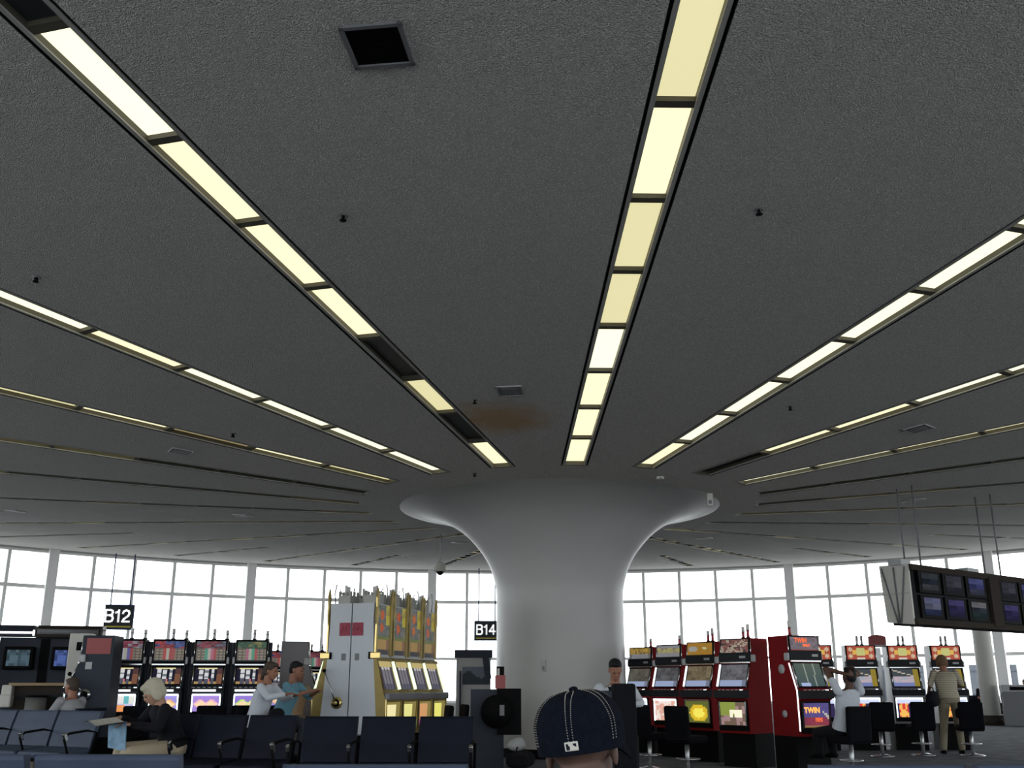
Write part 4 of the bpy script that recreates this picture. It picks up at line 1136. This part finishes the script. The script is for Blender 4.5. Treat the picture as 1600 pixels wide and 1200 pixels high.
def person(label, loc, rz, J, skin='skin', top='cloth_white', bottom='cloth_khaki', shoe='black', hair='hair_dark', hstyle='short', sleeve=1.0, vox=.009, sc=1.0, vest=None, face=True, lower=True, body_vox=None):
    t = thing('person', label, 'person', loc, rz)
    t.scale = (sc,) * 3
    X = V((1, 0, 0))
    hips, waist, chest, neck = V(J['hips']), V(J['waist']), V(J['chest']), V(J['neck'])
    hd = V(J['head']); yaw, pitch, roll = J.get('look', (0, 0, 0))
    HM = Matrix.Translation(hd) @ Matrix.Rotation(R_(yaw), 4, 'Z') @ Matrix.Rotation(R_(pitch), 4, 'X') @ Matrix.Rotation(R_(roll), 4, 'Y')
    sh = J.get('shw', .19)
    spread = V(J['lat']) if 'lat' in J else X
    SL_ = [neck - V((0, 0, .07)) + spread * s * sh + V(J.get('shoff', (0, 0, 0))) for s in (-1, 1)]
    mb = MB()
    # head: cranium, cheeks, jaw, nose, brow, ears
    mb.T = HM
    mb.ell((0, .018, .032), (.074, .092, .085), skin, 20); mb.ell((0, -.028, -.02), (.062, .062, .088), skin, 20); mb.ell((0, -.045, -.078), (.040, .040, .032), skin, 14)
    mb.ell((0, -.095, -.018), (.011, .017, .024), skin, 10); mb.ell((0, -.085, .022), (.045, .012, .010), skin, 10); mb.ell((0, -.087, -.052), (.022, .010, .010), skin, 10)
    for s in (-1, 1): mb.ell((s * .074, .012, -.012), (.009, .019, .032), skin, 10)
    mb.T = None
    nb = HM @ V((0, .03, -.05))
    cap_geo(mb, nb, .052, neck + V((0, .01, -.02)), .058, skin, 14)
    loft(mb, [(neck + V((0, 0, -.02)), .06, .055), (neck - V((0, 0, .07)), .15, .075), (chest, .155, .10), (waist, .125, .09), (hips, .15, .11)], spread, skin)
    for i, s in enumerate((-1, 1)):
        el, wr = V(J['elbow'][i]), V(J['wrist'][i])
        cap_geo(mb, SL_[i], .045, el, .036, skin); cap_geo(mb, el, .036, wr, .024, skin)
        hdir = V(J['hdir'][i]) if 'hdir' in J else (wr - el)
        hand_geo(mb, wr, hdir, J['hn'][i] if 'hn' in J else (0, 0, -1), -s if J.get('hflip') else s, J.get('curl', .45), skin)
        if lower:
            kn, an = V(J['knee'][i]), V(J['ankle'][i]); hp = hips + spread * s * .085
            cap_geo(mb, hp, .07, kn, .05, skin); cap_geo(mb, kn, .05, an, .034, skin)
    body = fuse(mb, 'body', t, skin, body_vox or vox, 3)
    # top
    mb = MB(); g = .016
    loft(mb, [(neck + V((0, .005, -.035)), .075, .068), (neck - V((0, 0, .075)), .165, .09), (chest, .172 + g, .112 + g), (waist, .150 + g, .105 + g), (hips + (waist - hips) * .1, .170 + g, .130 + g)], spread, top)
    for i, s in enumerate((-1, 1)):
        el, wr = V(J['elbow'][i]), V(J['wrist'][i]); a = min(sleeve * 2, 1)
        cap_geo(mb, SL_[i], .060, SL_[i].lerp(el, a), .052, top)
        if sleeve > .5: cap_geo(mb, el, .051, el.lerp(wr, (sleeve - .5) * 2 * .93), .037, top)
    fuse(mb, 'top', t, top, vox, 4)
    if vest:
        mb = MB(); loft(mb, [(neck - V((0, 0, .05)), .11, .088), (neck - V((0, 0, .10)), .150, .112), (chest, .196, .140), (waist, .175, .132)], spread, vest); fuse(mb, 'vest', t, vest, vox, 3)
    if lower:
        mb = MB()
        loft(mb, [(hips + (waist - hips) * .35, .150, .115), (hips, .178, .135), (hips - V((0, 0, .05)), .16, .12)], spread, bottom)
        for i, s in enumerate((-1, 1)):
            kn, an = V(J['knee'][i]), V(J['ankle'][i]); hp = hips + spread * s * .085
            cap_geo(mb, hp, .095, kn, .070, bottom); cap_geo(mb, kn, .070, an + V((0, 0, .02)), .056, bottom)
        fuse(mb, 'trousers', t, bottom, vox, 3)
        for i, s in enumerate((-1, 1)):
            an = V(J['ankle'][i]); td = V(J['toe'][i]).normalized() if 'toe' in J else V((0, -1, 0))
            mb = MB(); loft(mb, [(an - td * .06 + V((0, 0, -.045)), .030, .030), (an + V((0, 0, -.035)), .042, .045), (an + td * .10 + V((0, 0, -.05)), .044, .028), (an + td * .17 + V((0, 0, -.058)), .030, .018)], td.cross(V((0, 0, 1))), shoe, 14); mb.obj('shoe', t)
    # hair
    if hstyle != 'none':
        mb = MB(); mb.T = HM
        if hstyle == 'short':
            mb.ell((0, .028, .050), (.080, .092, .080), hair, 20); mb.ell((0, .055, .0), (.074, .062, .075), hair, 20); mb.ell((0, -.03, .088), (.062, .050, .030), hair, 16)
        elif hstyle == 'bob':
            mb.ell((0, .030, .042), (.100, .108, .095), hair, 20); mb.ell((0, .060, -.02), (.094, .072, .085), hair, 20)
            for s in (-1, 1): mb.ell((s * .078, .0, -.015), (.026, .050, .075), hair, 14)
            mb.ell((0, -.045, .085), (.072, .045, .035), hair, 16)
        elif hstyle == 'ponytail':
            mb.ell((0, .030, .045), (.086, .098, .085), hair, 20); mb.ell((0, .055, -.01), (.078, .060, .080), hair, 20); mb.ell((0, -.035, .088), (.064, .048, .030), hair, 16)
            cap_geo(mb, (0, .11, .0), .035, (0, .13, -.13), .020, hair)
        elif hstyle == 'long':
            mb.ell((0, .030, .045), (.088, .100, .085), hair, 20); loft(mb, [((0, .05, .05), .085, .06), ((0, .06, -.08), .090, .05), ((0, .07, -.22), .085, .04), ((0, .07, -.28), .05, .02)], (1, 0, 0), hair)
            for s in (-1, 1): cap_geo(mb, (s * .078, .0, .03), .024, (s * .085, -.005, -.18), .018, hair)
            mb.ell((0, -.035, .088), (.066, .050, .032), hair, 16)
        mb.T = None
        fuse(mb, 'hair', t, hair, vox, 3)
    if face:
        for s in (-1, 1):
            mb = MB(); mb.T = HM; mb.ell((s * .030, -.0875, .004), (.012, .008, .006), 'eye', 10); mb.obj('eye', t)
        mb = MB(); mb.T = HM; mb.ell((0, -.095, -.052), (.020, .006, .006), 'lips', 10); mb.obj('mouth', t)
    return t

# the reader on the navy seats
person('white haired woman in a black jacket and cream trousers, seated reading a newspaper', (-3.48, 10.80, 0), R_(-52),
       dict(hips=(0, .06, .56), waist=(0, .02, .70), chest=(0, -.06, .87), neck=(0, -.12, 1.01), head=(0, -.20, 1.10), look=(0, 34, 0), shw=.17,
            elbow=((-.27, -.22, .78), (.26, -.20, .76)), wrist=((-.16, -.44, .86), (.12, -.42, .80)), hdir=((.2, -.8, -.1), (-.3, -.8, .1)), hn=((0, 0, -1), (0, 0, -1)), curl=.5,
            knee=((-.12, -.42, .56), (.14, -.44, .54)), ankle=((-.12, -.50, .09), (.14, -.54, .09))),
       'skin', 'cloth_black', 'cloth_cream', 'black', 'hair_white', 'bob', 1.0, .0075)
def newspaper():
    a = R_(-52); base = V((-3.48, 10.80, 0))
    def w(p): return base + rotz(a) @ V(p)
    t = thing('newspaper', 'open newspaper held by the white haired woman, one blue page hanging down', 'newspaper', (0, 0, 0))
    mb = MB(); vs = []; nx, ny = 14, 8
    for j in range(ny + 1):
        for i in range(nx + 1):
            u, v = i / nx, j / ny
            p = w((-.30 + .52 * u, -.50 - .26 * v, .845 + .02 * math.sin(u * 5) - .03 * v + .03 * (u - .5) ** 2)); vs.append(p)
    N = len(vs); vs += [p + V((0, 0, -.006)) for p in vs]
    fs = []
    for j in range(ny):
        for i in range(nx):
            q = j * (nx + 1) + i; fs.append((q, q + 1, q + nx + 2, q + nx + 1)); fs.append((N + q, N + q + nx + 1, N + q + nx + 2, N + q + 1))
    mb.add(vs, fs, 'paper', smooth=True); mb.obj('top_page', t)
    mb = MB(); vs = []
    for j in range(9):
        for i in range(9):
            u, v = i / 8, j / 8
            vs.append(base + V((-.47 + .19 * u + .02 * v, -.40 + .02 * math.sin(u * 4) - .03 * u, .83 - .24 * v - .04 * u * v)))
    N = len(vs); dd_ = rotz(a) @ V((0, .006, 0)); vs += [p + dd_ for p in vs]; fs = []
    for j in range(8):
        for i in range(8):
            q = j * 9 + i; fs.append((q, q + 1, q + 10, q + 9)); fs.append((N + q, N + q + 9, N + q + 10, N + q + 1))
    mb.add(vs, fs, 'bluepaper', smooth=True); o = mb.obj('hanging_page', t); o['label'] = 'light blue page'
newspaper()

# at the castle machines
person('woman in a white top with short brown hair, reaching toward the castle machine', (-3.44, 14.5, 0), R_(72),
       dict(hips=(0, .06, .68), waist=(0, .03, .84), chest=(0, -.03, 1.05), neck=(0, -.08, 1.22), head=(0, -.13, 1.365), look=(0, 10, 0), shw=.17,
            elbow=((-.22, -.24, 1.02), (.22, -.22, 1.0)), wrist=((-.14, -.46, 1.06), (.12, -.44, 1.04)), curl=.4,
            knee=((-.11, -.38, .64), (.11, -.38, .64)), ankle=((-.11, -.30, .26), (.11, -.30, .26))),
       'skin_tan', 'cloth_white', 'cloth_white', 'black', 'hair_brown', 'ponytail', .96, .009)
person('man in a light blue shirt seated behind the woman in white', (-3.26, 15.2, 0), R_(76),
       dict(hips=(0, .06, .68), waist=(0, .03, .84), chest=(0, -.06, 1.06), neck=(0, -.10, 1.24), head=(0, -.15, 1.385), look=(0, 12, 0), shw=.20,
            elbow=((-.25, -.26, 1.04), (.25, -.24, 1.02)), wrist=((-.14, -.44, 1.10), (.12, -.42, 1.08)), curl=.4,
            knee=((-.12, -.36, .64), (.12, -.36, .64)), ankle=((-.12, -.30, .26), (.12, -.30, .26))),
       'skin_tan', 'cloth_blue', 'slate', 'black', 'hair_dark', 'short', .62, .009)
person('woman with long light brown hair, one hand raised to her head', (-3.33, 16.15, 0), R_(40),
       dict(hips=(0, .06, .68), waist=(0, .03, .84), chest=(0, -.03, 1.03), neck=(0, -.06, 1.20), head=(0, -.09, 1.34), look=(20, 8, 0), shw=.17,
            elbow=((-.24, -.26, 1.18), (.22, -.18, .98)), wrist=((-.10, -.22, 1.36), (.12, -.36, 1.0)), curl=.5,
            knee=((-.11, -.36, .64), (.11, -.36, .64)), ankle=((-.11, -.30, .26), (.11, -.30, .26))),
       'skin_tan', 'cloth_cream', 'cloth_khaki', 'black', 'hair_blond', 'long', .5, .010)
stool('black stool under the woman with long light brown hair', -3.36, 16.18, R_(40), GST, sh=.58)
bag('shoulder_bag', 'small black bag on the lap of the woman in white', 'bag', (-3.19, 14.34, .74), (.13, .08, .07), 'cloth_black', .8, False)

# beside the column
person('dark haired man in a black vest over white sleeves, looking down beside the column', (1.27, 13.0, 0), R_(4),
       dict(hips=(0, .06, .56), waist=(0, .03, .74), chest=(0, -.0, .96), neck=(0, -.03, 1.15), head=(0, -.07, 1.285), look=(0, 26, 0), shw=.19,
            elbow=((-.27, -.12, .92), (.27, -.12, .92)), wrist=((-.13, -.34, .90), (.13, -.34, .90)), curl=.6,
            knee=((-.12, -.40, .54), (.12, -.40, .54)), ankle=((-.12, -.42, .09), (.12, -.42, .09))),
       'skin_tan', 'cloth_white', 'cloth_black', 'black', 'hair_dark', 'short', .95, .009, vest='cloth_black', sc=1.05)
stool('black stool under the dark haired man beside the column', 1.27, 13.05, R_(4), GST)
def case():
    t = thing('instrument_case', 'upright black case standing before the dark haired man by the column', 'case', (1.30, 12.3, 0), R_(6))
    mb = MB(); mb.box((0, 0, .60), (.27, .16, 1.18), 'cloth_black', bev=.03); mb.obj('body', t)
    mb = MB(); mb.box((-.205, .02, .56), (.14, .10, 1.10), 'slate', bev=.01); mb.obj('side_pocket', t)
case()

# at the red machines
person('man in a white shirt leaning back with both hands behind his head', (4.53, 14.57, 0), R_(205),
       dict(hips=(0, .02, .58), waist=(0, .08, .76), chest=(0, .14, .98), neck=(0, .19, 1.16), head=(0, .20, 1.29), look=(0, -12, 0), shw=.20,
            elbow=((-.24, .02, 1.40), (.24, .02, 1.39)), wrist=((-.10, .30, 1.31), (.10, .30, 1.31)), hdir=((.9, .1, .1), (-.9, .1, .1)), hn=((0, -1, 0), (0, -1, 0)), curl=.3,
            knee=((-.12, -.40, .54), (.12, -.40, .54)), ankle=((-.12, -.36, .28), (.12, -.36, .28))),
       'skin_dark', 'cloth_white', 'cloth_black', 'black', 'hair_dark', 'short', .24, .009)
person('standing person in a striped beige top and khaki trousers, playing with back turned', (7.86, 19.0, 0), R_(172),
       dict(hips=(0, .03, .92), waist=(0, .0, 1.08), chest=(0, -.06, 1.28), neck=(0, -.12, 1.46), head=(0, -.20, 1.57), look=(0, 26, 0), shw=.19,
            elbow=((-.28, -.12, 1.20), (.28, -.08, 1.18)), wrist=((-.20, -.34, 1.16), (.30, -.22, 1.00)), curl=.5,
            knee=((-.12, -.03, .50), (.15, .04, .50)), ankle=((-.12, .02, .09), (.20, .06, .09))),
       'skin_tan', 'cloth_stripe', 'cloth_khaki', 'black', 'hair_blond', 'bob', .45, .009)
bag('shoulder_bag', 'black shoulder bag hanging at the left hip of the standing person', 'bag', (7.52, 18.90, .80), (.15, .10, .14), 'cloth_black', .5, True)
bag('tote_bag', 'second black bag hanging low behind the standing person', 'bag', (7.92, 18.72, .60), (.17, .09, .10), 'cloth_black', 1.4, True)

# left background
person('man with short brown hair in a pale grey shirt seated facing the gate counter', (-6.08, 14.6, 0), R_(-112),
       dict(hips=(0, .06, .54), waist=(0, .05, .70), chest=(0, .02, .88), neck=(0, -.01, 1.04), head=(0, -.04, 1.16), look=(0, 6, 0), shw=.20,
            elbow=((-.26, -.10, .80), (.26, -.10, .80)), wrist=((-.14, -.30, .72), (.14, -.30, .72)), curl=.5,
            knee=((-.12, -.42, .54), (.12, -.42, .54)), ankle=((-.12, -.44, .09), (.12, -.44, .09))),
       'skin_tan', 'cloth_grey', 'cloth_khaki', 'black', 'hair_brown', 'short', .5, .010)
bench('navy seats under the man in the pale grey shirt, facing the gate counter', -6.02, 14.62, R_(-112), 1, 'navy', .56, 'navy beam mounted airport seats')
for k, (lab, x, hr, tp) in enumerate((('far seated person in dark clothes left of the litter bin', 15.45, 'hair_brown', 'cloth_black'), ('far seated person whose dark head shows above the litter bin', 16.72, 'hair_dark', 'cloth_khaki'))):
    person(lab, (x, 34.45 - .17 * k, 0), R_(-12),
           dict(hips=(0, .06, .54), waist=(0, .05, .72), chest=(0, .02, .94), neck=(0, -.01, 1.12), head=(0, -.04, 1.26), look=(0, 6, 0), shw=.20,
                elbow=((-.26, -.10, .84), (.26, -.10, .84)), wrist=((-.14, -.30, .72), (.14, -.30, .72)), curl=.5,
                knee=((-.12, -.42, .54), (.12, -.42, .54)), ankle=((-.12, -.44, .09), (.12, -.44, .09))),
           'skin_tan', tp, 'cloth_black', 'black', hr, 'short', .5, .012)

# ---------------------------------------------------------------- the man in the navy cap
CAPX, CAPY = .158, 2.42
capman = person('man seen from behind wearing a navy knitted baseball cap with pale double stitching', (CAPX, CAPY, 0), R_(166),
       dict(hips=(0, -.02, .54), waist=(0, .0, .66), chest=(0, .01, .78), neck=(0, .02, .90), head=(0, .0, 1.015), look=(0, 4, 7), shw=.20,
            elbow=((-.27, -.08, .64), (.27, -.08, .64)), wrist=((-.16, -.28, .60), (.16, -.28, .60)), curl=.5,
            knee=((-.13, -.44, .54), (.13, -.44, .54)), ankle=((-.13, -.46, .09), (.13, -.46, .09))),
       'skin_shaded', 'cloth_black', 'slate', 'black', 'hair_dark', 'none', .5, .009, body_vox=.0045)
def cap():
    HMc = Matrix.Translation((0, .012, 1.030)) @ Matrix.Rotation(R_(7), 4, 'Y') @ Matrix.Rotation(R_(-3), 4, 'X')
    def P(ph, el, k=1.0):
        # ph measured from the back (+y); a rounded crown, fuller at the back
        c = math.cos(el) ** .66 * (.925 + .075 * min(1, el / .45)); s = math.sin(el) ** .88
        y = .120 * c * math.cos(ph); x = .107 * c * math.sin(ph); z = .118 * s - .004
        return V((x * k, y * k, z * k + (0 if k == 1 else -.0)))
    t = thing('baseball_cap', 'navy wool cap with a white league tag at the back, on the nearest man', 'cap', (CAPX, CAPY, 0), R_(166))
    mb = MB(); mb.T = HMc; vs = []; fs = []; n = 72; h = 22
    for i in range(h + 1):
        el = (PI / 2) * i / h
        for k in range(n):
            ph = 2 * PI * k / n
            seam = abs(((math.degrees(ph) + 30) % 60) - 30)       # six panels
            q = 1 - .012 * math.exp(-(seam / 2.2) ** 2) * math.cos(el)
            vs.append(P(ph, max(el, .001), q))
    for i in range(h):
        for k in range(n): fs.append((i * n + k, i * n + (k + 1) % n, (i + 1) * n + (k + 1) % n, (i + 1) * n + k))
    # rim turned under and the back hem a little lower
    o = len(vs)
    for k in range(n):
        ph = 2 * PI * k / n; p = P(ph, .001, 1.0); vs.append(V((p.x * .985, p.y * .985, p.z - .012)))
    for k in range(n): fs.append((k, o + k, o + (k + 1) % n, (k + 1) % n))
    mb.add(vs, fs, 'cap', smooth=True); cr = mb.obj('crown', t)
    mb = MB(); mb.T = HMc; mb.ell((0, 0, .1165), (.011, .011, .006), 'cap', 14); mb.obj('button', t)
    # stitches: two dotted rows beside each seam
    for sdeg in range(0, 360, 60):
        mb = MB(); mb.T = HMc
        for off in (-3.0, 3.0):
            for i in range(30):
                el = .06 + (PI / 2 - .16) * i / 30
                ph = R_(sdeg + off / max(.3, math.cos(el)))
                a = P(ph, el, 1.006); b = P(R_(sdeg + off / max(.3, math.cos(el + .022))), el + .022, 1.006)
                mb.tube([a, b], .0011, 'stitch', 5)
        mb.obj('seam_stitching', t)
    # curved bill at the front
    mb = MB(); mb.T = HMc; vs = []; nn = 18
    for lay in (0, 1):
        for j in range(5):
            for i in range(nn + 1):
                a = R_(180 - 58 + 116 * i / nn); r = 1 + .62 * (j / 4) * math.cos((i / nn - .5) * PI * .85)
                vs.append(V((.100 * math.sin(a) * r, .112 * math.cos(a) * r, -.018 - .016 * ((i / nn - .5) * 2) ** 2 * (1 + j / 4) - .004 * lay)))
    fs = []
    for j in range(4):
        for i in range(nn):
            q = j * (nn + 1) + i; fs.append((q, q + 1, q + nn + 2, q + nn + 1)); q2 = q + 5 * (nn + 1); fs.append((q2, q2 + nn + 1, q2 + nn + 2, q2 + 1))
    for i in range(nn): q = 4 * (nn + 1) + i; fs.append((q, q + 1, q + 1 + 5 * (nn + 1), q + 5 * (nn + 1)))
    mb.add(vs, fs, 'cap', smooth=True); mb.obj('bill', t)
    # white tag low on the back seam
    mb = MB(); Tg = HMc @ Matrix.Translation((0, .1145, .004)) @ Matrix.Rotation(R_(-6), 4, 'X')
    mb.T = Tg; mb.box((0, 0, 0), (.030, .003, .019), 'offwhite', bev=.002); tg = mb.obj('tag', t)
    mb = MB(); mb.T = Tg
    sil = [(.004, -.007), (.011, -.007), (.0115, .006), (.007, .006), (.006, .002), (.0035, 0.0)]
    mb.xprism(sil, .0014, .0026, 'navy'); mb.xprism([(-.011, .006), (-.011, -.001), (-.006, .001), (-.003, .006)], .0014, .0026, 'navy'); mb.obj('tag_emblem', tg)
cap()
